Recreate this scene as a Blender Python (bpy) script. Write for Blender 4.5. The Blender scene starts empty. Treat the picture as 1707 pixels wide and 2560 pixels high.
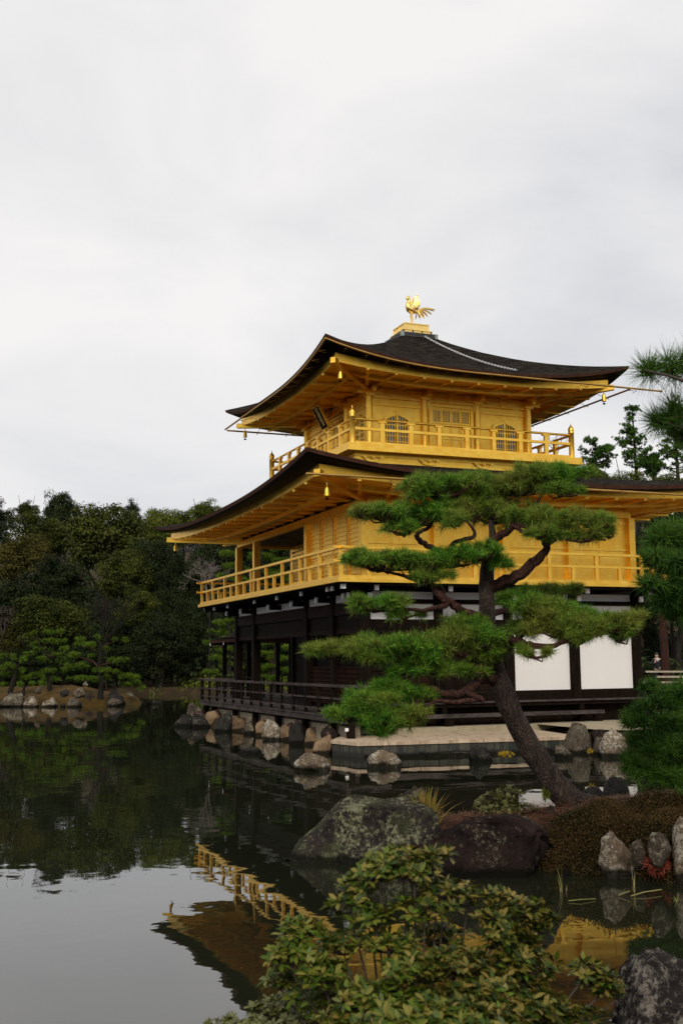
import bpy, bmesh, math, random
import numpy as np
from mathutils import Vector, Matrix, noise
R = math.radians
random.seed(7)
rng = np.random.default_rng(7)
sc = bpy.context.scene
COL = sc.collection

# ------------------------------------------------------------------ camera
W, H, F = 1707.0, 2560.0, 2754.75
CAM = np.array([-15.4511, -32.1396, 2.261]); YAW, PITCH, ROLL = -0.3817, 0.1328, -0.0093
FW = np.array([-math.sin(YAW), math.cos(YAW), 0.0]); RT = np.array([math.cos(YAW), math.sin(YAW), 0.0])
F3 = FW * math.cos(PITCH) + np.array([0, 0, 1.0]) * math.sin(PITCH)
UP0 = -FW * math.sin(PITCH) + np.array([0, 0, 1.0]) * math.cos(PITCH)
R3 = RT * math.cos(ROLL) + UP0 * math.sin(ROLL); U3 = UP0 * math.cos(ROLL) - RT * math.sin(ROLL)
cd = bpy.data.cameras.new('camera'); cam = bpy.data.objects.new('camera', cd); COL.objects.link(cam)
cd.sensor_fit = 'VERTICAL'; cd.sensor_height = 36.0; cd.sensor_width = 24.0
cd.lens = F / H * 36.0; cd.clip_start = 0.1; cd.clip_end = 3000
M4 = Matrix.Identity(4)
for i in range(3):
    M4[i][0], M4[i][1], M4[i][2], M4[i][3] = R3[i], U3[i], -F3[i], CAM[i]
cam.matrix_world = M4
cd.dof.use_dof = True; cd.dof.focus_distance = 28.0; cd.dof.aperture_fstop = 6.3
sc.camera = cam

# ------------------------------------------------------------------ world: overcast sky
SUN_DIR = Vector((-0.36, -0.74, 0.57)).normalized()
SUN_EL = math.asin(SUN_DIR.z); SUN_ROT = math.atan2(SUN_DIR.x, SUN_DIR.y)
wd = bpy.data.worlds.new('World'); sc.world = wd; wd.use_nodes = True
nt = wd.node_tree; nt.nodes.clear(); N = nt.nodes.new; L = nt.links.new
sky = N('ShaderNodeTexSky'); sky.sky_type = 'NISHITA'; sky.sun_disc = False
sky.sun_elevation = SUN_EL; sky.sun_rotation = SUN_ROT
bg1 = N('ShaderNodeBackground'); bg1.inputs[1].default_value = 0.1; L(sky.outputs[0], bg1.inputs[0])
tc = N('ShaderNodeTexCoord'); mp = N('ShaderNodeMapping'); mp.inputs['Scale'].default_value = (1.0, 1.0, 2.1)
mp.inputs['Rotation'].default_value = (0.1, 0.25, 0.3)
L(tc.outputs['Generated'], mp.inputs[0])
n1 = N('ShaderNodeTexNoise'); n1.inputs['Scale'].default_value = 2.6; n1.inputs['Detail'].default_value = 6
n1.inputs['Roughness'].default_value = 0.5; n1.inputs['Distortion'].default_value = 0.35; L(mp.outputs[0], n1.inputs['Vector'])
cr = N('ShaderNodeValToRGB'); e = cr.color_ramp.elements
e[0].position = 0.32; e[0].color = (0.69, 0.70, 0.73, 1); e[1].position = 0.62; e[1].color = (0.95, 0.93, 0.915, 1)
m_ = e.new(0.47); m_.color = (0.84, 0.835, 0.84, 1)
L(n1.outputs['Fac'], cr.inputs[0])
bg2 = N('ShaderNodeBackground'); bg2.inputs[1].default_value = 1.0; L(cr.outputs[0], bg2.inputs[0])
mx = N('ShaderNodeMixShader'); mx.inputs[0].default_value = 0.95
L(bg1.outputs[0], mx.inputs[1]); L(bg2.outputs[0], mx.inputs[2])
wo = N('ShaderNodeOutputWorld'); L(mx.outputs[0], wo.inputs[0])
sl = bpy.data.lights.new('sun', 'SUN'); sl.energy = 2.3; sl.angle = R(12); sl.color = (1.0, 0.93, 0.82)
so = bpy.data.objects.new('sun', sl); COL.objects.link(so)
so.rotation_euler = (-SUN_DIR).to_track_quat('-Z', 'Y').to_euler(); so.location = (-20, -30, 40)
vs = sc.view_settings; vs.view_transform = 'Standard'; vs.look = 'None'; vs.exposure = 0.0; vs.gamma = 1.0
vs.use_curve_mapping = False
sc.render.engine = 'CYCLES'
cy = sc.cycles; cy.use_denoising = True; cy.max_bounces = 7; cy.diffuse_bounces = 3; cy.glossy_bounces = 5
cy.transmission_bounces = 2; cy.transparent_max_bounces = 8; cy.caustics_reflective = False; cy.caustics_refractive = False
cy.sample_clamp_indirect = 4.0
try:
    cy.denoiser = 'OPENIMAGEDENOISE'; cy.denoising_input_passes = 'RGB_ALBEDO_NORMAL'; cy.denoising_prefilter = 'ACCURATE'
except Exception: pass

# ------------------------------------------------------------------ pixel <-> world helpers (photo pixels, 1707 x 2560)
def ray(px, py): return F3 + R3 * ((px - W / 2) / F) + U3 * ((H / 2 - py) / F)
def atd(px, py, D): return Vector(CAM + ray(px, py) * D)
def atz(px, py, z=0.0):
    d = ray(px, py); return Vector(CAM + d * ((z - CAM[2]) / d[2]))
def depth(p): return float((np.array(p) - CAM) @ F3)
def proj(p):
    d = np.array(p, float) - CAM; D = d @ F3
    return W / 2 + F * (d @ R3) / D, H / 2 - F * (d @ U3) / D
def ground_rd(r, d):  # r metres right, d metres ahead of the camera
    return CAM[0] + RT[0] * r + FW[0] * d, CAM[1] + RT[1] * r + FW[1] * d

# ------------------------------------------------------------------ object helpers
def tag(o, label=None, cat=None, group=None, kind=None):
    if label: o['label'] = label
    if cat: o['category'] = cat
    if group: o['group'] = group
    if kind: o['kind'] = kind
    return o
def empty(name, loc, label=None, cat=None, group=None):
    o = bpy.data.objects.new(name, None); COL.objects.link(o); o.location = loc; o.empty_display_size = 0.3
    return tag(o, label, cat, group)
def link(name, me, mat, parent=None):
    o = bpy.data.objects.new(name, me); COL.objects.link(o)
    if mat is not None and not len(me.materials): me.materials.append(mat)
    if parent is not None:
        o.parent = parent
        o.matrix_parent_inverse = Matrix.Translation(-parent.location) if parent.parent is None else Matrix.Identity(4)
    return o
def copy_tree(o, parent=None):
    c = o.copy(); COL.objects.link(c)
    if parent is not None: c.parent = parent
    for ch in list(o.children): copy_tree(ch, c)
    return c

class MB:
    def __init__(s): s.v = []; s.f = []; s.smooth = []
    def add(s, vs, fs, smooth=False):
        b = len(s.v); s.v.extend([tuple(map(float, v)) for v in vs])
        for f in fs: s.f.append(tuple(b + i for i in f)); s.smooth.append(smooth)
    def box(s, x0, x1, y0, y1, z0, z1):
        if x0 > x1: x0, x1 = x1, x0
        if y0 > y1: y0, y1 = y1, y0
        if z0 > z1: z0, z1 = z1, z0
        s.add([(x0,y0,z0),(x1,y0,z0),(x1,y1,z0),(x0,y1,z0),(x0,y0,z1),(x1,y0,z1),(x1,y1,z1),(x0,y1,z1)],
              [(0,3,2,1),(4,5,6,7),(0,1,5,4),(1,2,6,5),(2,3,7,6),(3,0,4,7)])
        return s
    def bar(s, p0, p1, w, h, up=(0,0,1)):
        p0 = Vector(p0); p1 = Vector(p1); d = (p1 - p0).normalized(); u = Vector(up)
        sd = d.cross(u)
        if sd.length < 1e-4: sd = d.cross(Vector((1,0,0)))
        sd.normalize(); u = sd.cross(d).normalized()
        a = sd * (w / 2); b = u * (h / 2)
        s.add([p0-a-b, p0+a-b, p0+a+b, p0-a+b, p1-a-b, p1+a-b, p1+a+b, p1-a+b],
              [(0,1,2,3),(7,6,5,4),(0,4,5,1),(1,5,6,2),(2,6,7,3),(3,7,4,0)])
        return s
    def tube(s, pts, rad, n=8, caps=True, smooth=True, wob=0.0, seed=0):
        pts = [Vector(p) for p in pts]
        if not hasattr(rad, '__len__'): rad = [rad] * len(pts)
        rings = []; prev = None
        for i, p in enumerate(pts):
            t = (pts[min(i+1, len(pts)-1)] - pts[max(i-1, 0)])
            if t.length < 1e-9: t = Vector((0,0,1))
            t.normalize()
            if prev is None:
                a = t.cross(Vector((0,0,1)) if abs(t.z) < 0.9 else Vector((1,0,0))).normalized()
            else:
                a = prev - t * prev.dot(t)
                a = a.normalized() if a.length > 1e-6 else t.orthogonal().normalized()
            prev = a; b = t.cross(a)
            ring = []
            for k in range(n):
                an = 2 * math.pi * k / n; r = rad[i]
                if wob: r *= 1 + wob * noise.noise(Vector((p.x*5+math.cos(an)*1.3+seed, p.y*5+math.sin(an)*1.3, p.z*5)))
                ring.append(p + (a * math.cos(an) + b * math.sin(an)) * r)
            rings.append(ring)
        vs = [v for r in rings for v in r]; fs = []
        for i in range(len(rings) - 1):
            for k in range(n):
                k2 = (k + 1) % n; fs.append((i*n+k, i*n+k2, (i+1)*n+k2, (i+1)*n+k))
        s.add(vs, fs, smooth)
        if caps: s.add(rings[0], [tuple(range(n-1, -1, -1))]); s.add(rings[-1], [tuple(range(n))])
        return s
    def lathe(s, c, prof, n=12):
        c = Vector(c); vs = []; fs = []
        for r, z in prof:
            for k in range(n):
                an = 2*math.pi*(k+0.5)/n; vs.append(c + Vector((math.cos(an)*r, math.sin(an)*r, z)))
        for i in range(len(prof)-1):
            for k in range(n):
                k2 = (k+1) % n; fs.append((i*n+k, i*n+k2, (i+1)*n+k2, (i+1)*n+k))
        s.add(vs, fs, True); s.add(vs[:n], [tuple(range(n-1,-1,-1))]); s.add(vs[-n:], [tuple(range(n))]); return s
    def build(s, name, mat, parent=None, smooth=None):
        me = bpy.data.meshes.new(name); me.from_pydata(s.v, [], s.f); me.update()
        sm = s.smooth if smooth is None else [smooth] * len(s.f)
        me.polygons.foreach_set('use_smooth', sm)
        return link(name, me, mat, parent)

def np_mesh(name, V, nper, mat, parent=None, smooth=False):
    """faces of nper consecutive vertices each"""
    V = np.ascontiguousarray(V, dtype=np.float32).reshape(-1, 3); n = len(V)
    me = bpy.data.meshes.new(name)
    me.vertices.add(n); me.vertices.foreach_set('co', V.ravel())
    me.loops.add(n); me.loops.foreach_set('vertex_index', np.arange(n, dtype=np.int32))
    me.polygons.add(n // nper); me.polygons.foreach_set('loop_start', np.arange(0, n, nper, dtype=np.int32))
    me.update(calc_edges=True); me.validate()
    return link(name, me, mat, parent)
def unit(a): return a / np.maximum(np.linalg.norm(a, axis=-1, keepdims=True), 1e-9)
def needles(T, A, K, Ln, w, spread=1.0):
    """tufts at T with axis A, K needles each -> triangles"""
    T = np.asarray(T, float); A = unit(np.asarray(A, float)); n = len(T)
    T_ = np.repeat(T, K, 0); A_ = np.repeat(A, K, 0)
    d = unit(A_ * rng.uniform(0.15, 1.3, (n*K, 1)) + unit(rng.normal(size=(n*K, 3))) * spread)
    l = Ln * rng.uniform(0.65, 1.1, (n*K, 1))
    sd = unit(np.cross(d, rng.normal(size=(n*K, 3)))) * (w / 2)
    base = T_ - A_ * rng.uniform(0, 0.45, (n*K, 1)) * Ln + d * 0.01
    tip = base + d * l; tip[:, 2] -= 0.08 * l[:, 0]
    return np.stack([base - sd, base + sd, tip], 1).reshape(-1, 3)
def leaves(P, Nn, l, w, jitter=0.5):
    """one kite-shaped leaf at each P, facing about Nn"""
    n = len(P); Nn = unit(np.asarray(Nn, float) + rng.normal(size=(n, 3)) * jitter)
    t = unit(np.cross(Nn, rng.normal(size=(n, 3)))); b = np.cross(Nn, t)
    ll = l * rng.uniform(0.7, 1.25, (n, 1)); ww = w * rng.uniform(0.7, 1.25, (n, 1))
    return np.stack([P - t*ll*0.5, P - b*ww*0.5 + t*ll*0.05, P + t*ll*0.5, P + b*ww*0.5 + t*ll*0.05], 1).reshape(-1, 3)
def ell_pts(n, top=0.3, shell=0.5):
    """points in the unit ball, biased to the shell and the top"""
    v = unit(rng.normal(size=(n, 3))); r = (shell + (1 - shell) * rng.random((n, 1)) ** 0.5)
    v = v * r; v[:, 2] = np.where((v[:, 2] < 0) & (rng.random(n) < top), -v[:, 2], v[:, 2])
    return v

# ------------------------------------------------------------------ materials
class NB:
    def __init__(s, name):
        s.m = bpy.data.materials.new(name); s.m.use_nodes = True; s.t = s.m.node_tree
        s.b = s.t.nodes['Principled BSDF']; s.out = s.t.nodes['Material Output']
    def n(s, typ, **kw):
        x = s.t.nodes.new('ShaderNode' + typ)
        for k, v in kw.items():
            if k in x.inputs.keys(): x.inputs[k].default_value = v
            else: setattr(x, k, v)
        return x
    def l(s, a, b): s.t.links.new(a, b)
    def coord(s, scale=(1,1,1), kind='Object'):
        t = s.n('TexCoord'); m = s.n('Mapping'); m.inputs['Scale'].default_value = scale; s.l(t.outputs[kind], m.inputs[0]); return m.outputs[0]
    def noise(s, vec, scale, detail=4, rough=0.55, dist=0.0):
        x = s.n('TexNoise'); x.inputs['Scale'].default_value = scale; x.inputs['Detail'].default_value = detail
        x.inputs['Roughness'].default_value = rough; x.inputs['Distortion'].default_value = dist
        if vec is not None: s.l(vec, x.inputs['Vector'])
        return x.outputs['Fac']
    def ramp(s, fac, stops, interp='LINEAR'):
        x = s.n('ValToRGB'); x.color_ramp.interpolation = interp; el = x.color_ramp.elements
        while len(el) > 1: el.remove(el[-1])
        el[0].position, el[0].color = stops[0][0], tuple(stops[0][1]) + (1,)
        for p, c in stops[1:]:
            q = el.new(p); q.color = tuple(c) + (1,)
        s.l(fac, x.inputs[0]); return x.outputs[0]
    def mix(s, fac, a, b, typ='MIX'):
        x = s.n('Mix', data_type='RGBA', blend_type=typ)
        for soc, v in ((x.inputs[0], fac), (x.inputs[6], a), (x.inputs[7], b)):
            if isinstance(v, (int, float)): soc.default_value = v
            elif isinstance(v, tuple): soc.default_value = v + (1,) if len(v) == 3 else v
            else: s.l(v, soc)
        return x.outputs[2]
    def bump(s, h, strength=0.3, dist=0.02):
        x = s.n('Bump'); x.inputs['Strength'].default_value = strength; x.inputs['Distance'].default_value = dist
        s.l(h, x.inputs['Height']); s.l(x.outputs[0], s.b.inputs['Normal']); return x
    def color(s, c):
        if isinstance(c, tuple): s.b.inputs['Base Color'].default_value = c + (1,)
        else: s.l(c, s.b.inputs['Base Color'])
        return s
    def set(s, **kw):
        for k, v in kw.items(): s.b.inputs[k.replace('_', ' ')].default_value = v
        return s
    def rand(s): return s.n('NewGeometry').outputs['Random Per Island']

def mat_gold(name, c1, c2, rough):
    b = NB(name); v = b.coord()
    # leaf squares laid over the lacquer: slight change of tone and gloss from sheet to sheet
    vo = b.n('TexVoronoi'); vo.distance = 'CHEBYCHEV'; vo.inputs['Scale'].default_value = 7.0; vo.inputs['Randomness'].default_value = 0.15
    b.l(v, vo.inputs['Vector'])
    sp = b.n('SeparateColor'); b.l(vo.outputs['Color'], sp.inputs[0])
    nz = b.noise(v, 2.3, 5, 0.6)
    a = b.mix(0.22, nz, sp.outputs[0])
    b.color(b.ramp(a, [(0.28, c1), (0.72, c2)]))
    r = b.n('MapRange'); r.inputs[1].default_value = 0.2; r.inputs[2].default_value = 0.8; r.inputs[3].default_value = rough - 0.06; r.inputs[4].default_value = rough + 0.1
    b.l(nz, r.inputs[0]); b.l(r.outputs[0], b.b.inputs['Roughness']); b.set(Metallic=1.0)
    b.bump(b.noise(v, 30, 3), 0.08, 0.01)
    return b.m
GOLD = mat_gold('gold_leaf', (0.88, 0.49, 0.05), (1.0, 0.67, 0.125), 0.42)
GOLD_DULL = mat_gold('dull_gold', (0.42, 0.24, 0.06), (0.55, 0.34, 0.10), 0.5)
GOLD_BRIGHT = mat_gold('polished_gold', (0.9, 0.6, 0.16), (1.0, 0.72, 0.25), 0.25)
def mat_wood(name, c1, c2, rough=0.6, sc_=(1,1,1)):
    b = NB(name); v = b.coord(sc_)
    n = b.noise(v, 6, 6, 0.65, 0.4); b.color(b.ramp(n, [(0.3, c1), (0.7, c2)])); b.set(Roughness=rough)
    b.b.inputs['Specular IOR Level'].default_value = 0.04
    b.bump(b.noise(v, 25, 4), 0.25, 0.01); return b.m
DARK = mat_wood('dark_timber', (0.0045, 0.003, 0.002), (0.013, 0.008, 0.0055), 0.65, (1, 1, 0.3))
BROWN = mat_wood('brown_timber', (0.008, 0.004, 0.003), (0.021, 0.0095, 0.006), 0.6, (1, 1, 0.25))
GREYWOOD = mat_wood('weathered_timber', (0.022, 0.017, 0.0155), (0.085, 0.07, 0.064), 0.65, (0.4, 0.4, 1))
BLACK = mat_wood('black_eave', (0.008, 0.006, 0.005), (0.018, 0.013, 0.011), 0.5)
BARKTRIM = mat_wood('bark_trim', (0.035, 0.015, 0.010), (0.07, 0.032, 0.02), 0.7)
def mat_shingle():
    b = NB('bark_shingle'); v = b.coord((1, 1, 5.0))
    n = b.noise(v, 3.2, 8, 0.72); n2 = b.noise(b.coord((1, 1, 1)), 1.1, 5, 0.6)
    c = b.ramp(n, [(0.34, (0.004, 0.0034, 0.003)), (0.53, (0.024, 0.019, 0.016)), (0.70, (0.12, 0.098, 0.082))])
    c2 = b.mix(b.ramp(n2, [(0.45, (0, 0, 0)), (0.75, (0.7, 0.7, 0.7))]), c, (0.03, 0.026, 0.014))
    b.color(c2); b.set(Roughness=1.0); b.b.inputs['Specular IOR Level'].default_value = 0.04
    b.bump(b.noise(b.coord((1, 1, 6)), 9, 8, 0.75), 1.0, 0.12); return b.m
SHINGLE = mat_shingle()
def mat_simple(name, c, rough=0.6, var=0.15, scale=4.0, bump=0.15, metallic=0.0):
    b = NB(name); v = b.coord(); n = b.noise(v, scale, 6, 0.6)
    lo = tuple(x * (1 - var) for x in c); hi = tuple(min(1, x * (1 + var)) for x in c)
    b.color(b.ramp(n, [(0.3, lo), (0.7, hi)])); b.set(Roughness=rough, Metallic=metallic)
    b.bump(b.noise(v, scale * 8, 4), bump, 0.01); return b.m
PLASTER = mat_simple('white_plaster', (0.70, 0.675, 0.66), 0.85, 0.03, 1.2, 0.05)
PLASTER_OLD = mat_simple('weathered_plaster', (0.42, 0.35, 0.24), 0.9, 0.35, 2.5, 0.2)
PAINT_WHITE = mat_simple('white_paint', (0.85, 0.84, 0.82), 0.5, 0.04)
METAL = mat_simple('grey_metal', (0.55, 0.54, 0.52), 0.35, 0.1, 6, 0.05, 0.9)
COPPER = mat_simple('dark_copper', (0.05, 0.05, 0.048), 0.45, 0.3, 5, 0.1, 0.3)
PANE = mat_simple('paper_pane', (0.30, 0.28, 0.30), 0.8, 0.1)
DARKPANE = mat_simple('dark_pane', (0.16, 0.14, 0.15), 0.5, 0.2)
BOARDGREEN = mat_simple('dark_board', (0.012, 0.014, 0.010), 0.95, 0.3); BOARDGREEN.node_tree.nodes['Principled BSDF'].inputs['Specular IOR Level'].default_value = 0.03
LACQUER = mat_simple('black_lacquer_floor', (0.012, 0.010, 0.009), 0.35, 0.2)
CEILING = None
def mat_ceiling():
    b = NB('painted_ceiling'); v = b.coord(); n = b.noise(v, 2.2, 5, 0.6)
    w = b.n('TexWave'); w.wave_type = 'RINGS'; w.inputs['Scale'].default_value = 0.55; w.inputs['Distortion'].default_value = 6; w.inputs['Detail'].default_value = 3
    b.l(v, w.inputs['Vector'])
    c = b.mix(b.ramp(w.outputs['Fac'], [(0.80, (0, 0, 0)), (0.9, (0.6, 0.6, 0.6))]), b.ramp(n, [(0.3, (0.30, 0.23, 0.16)), (0.7, (0.42, 0.33, 0.23))]), (0.10, 0.085, 0.07))
    b.color(c); b.set(Roughness=0.7); return b.m
CEILING = mat_ceiling()
def mat_foliage(name, stops, rough=0.55, trans=0.25, spec=0.3):
    b = NB(name); c = b.ramp(b.rand(), stops); v = b.coord(); n = b.noise(v, 1.3, 3)
    c = b.mix(b.ramp(n, [(0.4, (0.0, 0.0, 0.0)), (0.65, (0.45, 0.45, 0.45))]), c, tuple(x * 1.35 for x in stops[-1][1]))
    b.color(c); b.set(Roughness=rough); b.b.inputs['Specular IOR Level'].default_value = spec
    tr = b.n('BsdfTranslucent'); b.l(c, tr.inputs[0]); ms = b.n('MixShader'); ms.inputs[0].default_value = trans
    b.l(b.b.outputs[0], ms.inputs[1]); b.l(tr.outputs[0], ms.inputs[2]); b.l(ms.outputs[0], b.out.inputs[0]); return b.m
NEEDLE = mat_foliage('pine_needles', [(0.0, (0.008, 0.034, 0.006)), (0.35, (0.036, 0.13, 0.014)), (0.75, (0.12, 0.30, 0.024)), (0.97, (0.26, 0.42, 0.035)), (1.0, (0.22, 0.16, 0.04))], 0.5, 0.22, 0.12)
NEEDLE_DARK = mat_foliage('dark_pine_needles', [(0.0, (0.006, 0.024, 0.005)), (0.6, (0.026, 0.085, 0.012)), (1.0, (0.09, 0.17, 0.02))], 0.5, 0.2, 0.12)
NEEDLE_FAR = mat_foliage('garden_pine_needles', [(0.0, (0.014, 0.040, 0.006)), (0.5, (0.05, 0.105, 0.012)), (1.0, (0.14, 0.20, 0.02))], 0.7, 0.2, 0.05)
LEAF_OLIVE = mat_foliage('olive_leaves', [(0.0, (0.008, 0.014, 0.004)), (0.6, (0.027, 0.038, 0.008)), (1.0, (0.080, 0.088, 0.016))], 0.8, 0.12, 0.05)
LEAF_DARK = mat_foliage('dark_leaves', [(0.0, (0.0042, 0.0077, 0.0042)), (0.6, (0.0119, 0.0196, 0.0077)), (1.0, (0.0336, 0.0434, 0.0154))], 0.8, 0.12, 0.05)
LEAF_BROWN = mat_foliage('brownish_leaves', [(0.0, (0.011, 0.014, 0.004)), (0.6, (0.038, 0.040, 0.010)), (1.0, (0.09, 0.078, 0.018))], 0.8, 0.12, 0.05)
LEAF_YG = mat_foliage('yellow_green_leaves', [(0.0, (0.02, 0.034, 0.006)), (0.6, (0.06, 0.085, 0.014)), (1.0, (0.14, 0.15, 0.024))], 0.8, 0.18, 0.05)
LEAF_BUSH = mat_foliage('azalea_leaves', [(0.0, (0.009, 0.020, 0.003)), (0.35, (0.042, 0.062, 0.007)), (0.6, (0.115, 0.098, 0.014)), (0.86, (0.21, 0.15, 0.036)), (1.0, (0.07, 0.13, 0.010))], 0.45, 0.15, 0.22)
LEAF_LOW = mat_foliage('small_dark_leaves', [(0.0, (0.014, 0.024, 0.006)), (0.6, (0.045, 0.055, 0.012)), (1.0, (0.12, 0.12, 0.025))], 0.4, 0.2, 0.5)
LEAF_HEATH = mat_foliage('heather_sprigs', [(0.0, (0.008, 0.011, 0.004)), (0.65, (0.024, 0.022, 0.008)), (1.0, (0.075, 0.042, 0.016))], 0.8, 0.1, 0.05)
LEAF_RED = mat_foliage('red_sprigs', [(0.0, (0.09, 0.016, 0.010)), (1.0, (0.22, 0.045, 0.022))], 0.7, 0.1)
GRASS_GOLD = mat_foliage('tawny_grass', [(0.0, (0.14, 0.09, 0.016)), (0.6, (0.28, 0.16, 0.03)), (1.0, (0.20, 0.20, 0.04))], 0.6, 0.25)
REED = mat_foliage('reed_blades', [(0.0, (0.10, 0.13, 0.03)), (0.6, (0.22, 0.22, 0.06)), (1.0, (0.36, 0.30, 0.13))], 0.6, 0.25)
FLOWER = mat_foliage('yellow_sprigs', [(0.0, (0.16, 0.12, 0.012)), (1.0, (0.42, 0.28, 0.02))], 0.6, 0.2)
def mat_bark(name, c1, c2, c3, scale=9.0):
    b = NB(name); v = b.coord((1, 1, 0.45))
    vo = b.n('TexVoronoi'); vo.feature = 'DISTANCE_TO_EDGE'; vo.inputs['Scale'].default_value = scale * 2.6
    nv = b.n('TexNoise'); nv.inputs['Scale'].default_value = 6; b.l(v, nv.inputs['Vector'])
    vm = b.mix(0.28, v, nv.outputs['Color']); b.l(vm, vo.inputs['Vector'])
    crk = b.ramp(vo.outputs['Distance'], [(0.0, (0.25, 0.25, 0.25)), (0.12, (0.75, 0.75, 0.75)), (0.4, (1, 1, 1))])
    n = b.noise(v, scale, 6, 0.65); c = b.ramp(n, [(0.3, c1), (0.6, c2), (0.8, c3)])
    b.color(b.mix(crk, tuple(x * 0.3 for x in c1), c)); b.set(Roughness=0.85); b.b.inputs['Specular IOR Level'].default_value = 0.2
    b.bump(b.mix(0.5, crk, b.noise(v, 28, 5)), 0.9, 0.03); return b.m
BARK = mat_bark('pine_bark', (0.022, 0.015, 0.012), (0.065, 0.044, 0.034), (0.13, 0.09, 0.07))
BARK_RED = mat_bark('red_pine_bark', (0.030, 0.012, 0.009), (0.075, 0.030, 0.021), (0.13, 0.065, 0.045), 12)
BARK_DARK = mat_bark('dark_bark', (0.012, 0.010, 0.008), (0.03, 0.024, 0.018), (0.06, 0.05, 0.04))
TWIG_GREY = mat_simple('bare_twig', (0.16, 0.13, 0.115), 0.9, 0.3)
TWIG = mat_simple('twig', (0.045, 0.032, 0.024), 0.85, 0.3)
TWIG_BROWN = mat_simple('bare_brown_twig', (0.06, 0.042, 0.034), 0.9, 0.3)
def waterline(b, c, v):
    """dark algae band where the pond laps the stone"""
    g = b.n('NewGeometry'); sp = b.n('SeparateXYZ'); b.l(g.outputs['Position'], sp.inputs[0]); nz = b.noise(v, 3.5, 4)
    k = b.n('Math', operation='MULTIPLY_ADD'); k.inputs[1].default_value = -0.14; b.l(nz, k.inputs[0]); b.l(sp.outputs[2], k.inputs[2])
    return b.mix(b.ramp(k.outputs[0], [(0.0, (0.92, 0.92, 0.92)), (0.05, (0, 0, 0))]), c, (0.008, 0.008, 0.006))
def mat_rock(name, base, dark, lichen, amt, moss=None, scale=3.0):
    b = NB(name); v = b.coord()
    n = b.noise(v, scale, 8, 0.65, 0.3); c = b.ramp(n, [(0.32, dark), (0.68, base)])
    if amt > 0:
        nl = b.noise(v, scale * 7, 8, 0.8, 0.3); nl2 = b.noise(v, scale * 0.9, 4, 0.6)
        k = b.n('Math', operation='MULTIPLY_ADD'); k.inputs[1].default_value = 0.6; b.l(nl2, k.inputs[0]); b.l(nl, k.inputs[2])
        t = 0.98 - amt * 0.24
        msk = b.ramp(k.outputs[0], [(t - 0.03, (0, 0, 0)), (t + 0.08, (0.9, 0.9, 0.9))])
        c = b.mix(msk, c, b.ramp(b.noise(v, scale * 2, 4), [(0.35, lichen), (0.65, tuple(min(1, x * 1.5) for x in lichen))]))
    if moss:
        c = b.mix(b.ramp(b.noise(v, scale * 1.6, 5, 0.6), [(0.5, (0, 0, 0)), (0.62, (0.8, 0.8, 0.8))]), c, moss)
    c = waterline(b, c, v)
    b.color(c); b.set(Roughness=0.9); b.b.inputs['Specular IOR Level'].default_value = 0.06
    b.bump(b.mix(0.4, b.noise(v, scale * 3, 8, 0.75), b.noise(v, scale * 11, 6, 0.75)), 1.0, 0.12); return b.m
ROCK_LICHEN = mat_rock('lichen_rock', (0.055, 0.043, 0.039), (0.014, 0.011, 0.011), (0.22, 0.22, 0.13), 0.70, (0.050, 0.056, 0.028), 2.6)
ROCK_BROWN = mat_rock('brown_rock', (0.050, 0.032, 0.028), (0.010, 0.007, 0.007), (0.17, 0.15, 0.10), 0.34, None, 3.4)
ROCK_GREY = mat_rock('grey_rock', (0.135, 0.105, 0.078), (0.026, 0.021, 0.017), (0.24, 0.22, 0.155), 0.5)
ROCK_PALE = mat_rock('pale_rock', (0.24, 0.175, 0.115), (0.045, 0.031, 0.022), (0.40, 0.37, 0.30), 0.66)
ROCK_TAN = mat_rock('tan_stone', (0.36, 0.245, 0.145), (0.10, 0.065, 0.042), (0.26, 0.21, 0.13), 0.3, None, 2.2)
ROCK_DARK = mat_rock('slate_rock', (0.050, 0.046, 0.042), (0.012, 0.011, 0.011), (0.12, 0.115, 0.085), 0.35)
ROCK_FRONT = mat_rock('veined_rock', (0.060, 0.050, 0.048), (0.013, 0.011, 0.012), (0.30, 0.265, 0.22), 0.60, None, 3.2)
def mat_ground(name, stops, scale=1.2, bump=0.6):
    b = NB(name); v = b.coord(); n = b.noise(v, scale, 8, 0.7)
    b.color(b.ramp(n, stops)); b.set(Roughness=0.95); b.b.inputs['Specular IOR Level'].default_value = 0.1
    b.bump(b.noise(v, scale * 12, 6, 0.7), bump, 0.05); return b.m
SOIL = mat_ground('forest_floor', [(0.3, (0.018, 0.014, 0.008)), (0.55, (0.045, 0.032, 0.016)), (0.75, (0.07, 0.055, 0.02))])
NEEDLE_LITTER = mat_ground('needle_litter', [(0.3, (0.016, 0.008, 0.005)), (0.55, (0.055, 0.022, 0.012)), (0.75, (0.10, 0.046, 0.028))], 4)
MOSS = mat_ground('autumn_moss', [(0.3, (0.024, 0.020, 0.006)), (0.5, (0.060, 0.036, 0.009)), (0.72, (0.115, 0.065, 0.022))], 0.9)
GRAVEL = mat_ground('sand_gravel', [(0.3, (0.30, 0.25, 0.17)), (0.7, (0.44, 0.37, 0.26))], 3, 0.3)
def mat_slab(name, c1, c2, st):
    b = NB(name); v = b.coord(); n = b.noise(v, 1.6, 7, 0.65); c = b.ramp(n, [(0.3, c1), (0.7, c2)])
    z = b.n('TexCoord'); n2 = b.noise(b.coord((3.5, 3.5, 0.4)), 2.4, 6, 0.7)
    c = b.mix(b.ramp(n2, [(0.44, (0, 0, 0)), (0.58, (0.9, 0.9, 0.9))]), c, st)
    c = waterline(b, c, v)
    b.color(c); b.set(Roughness=0.85); b.bump(b.noise(v, 14, 6, 0.7), 0.35, 0.02); return b.m
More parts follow.
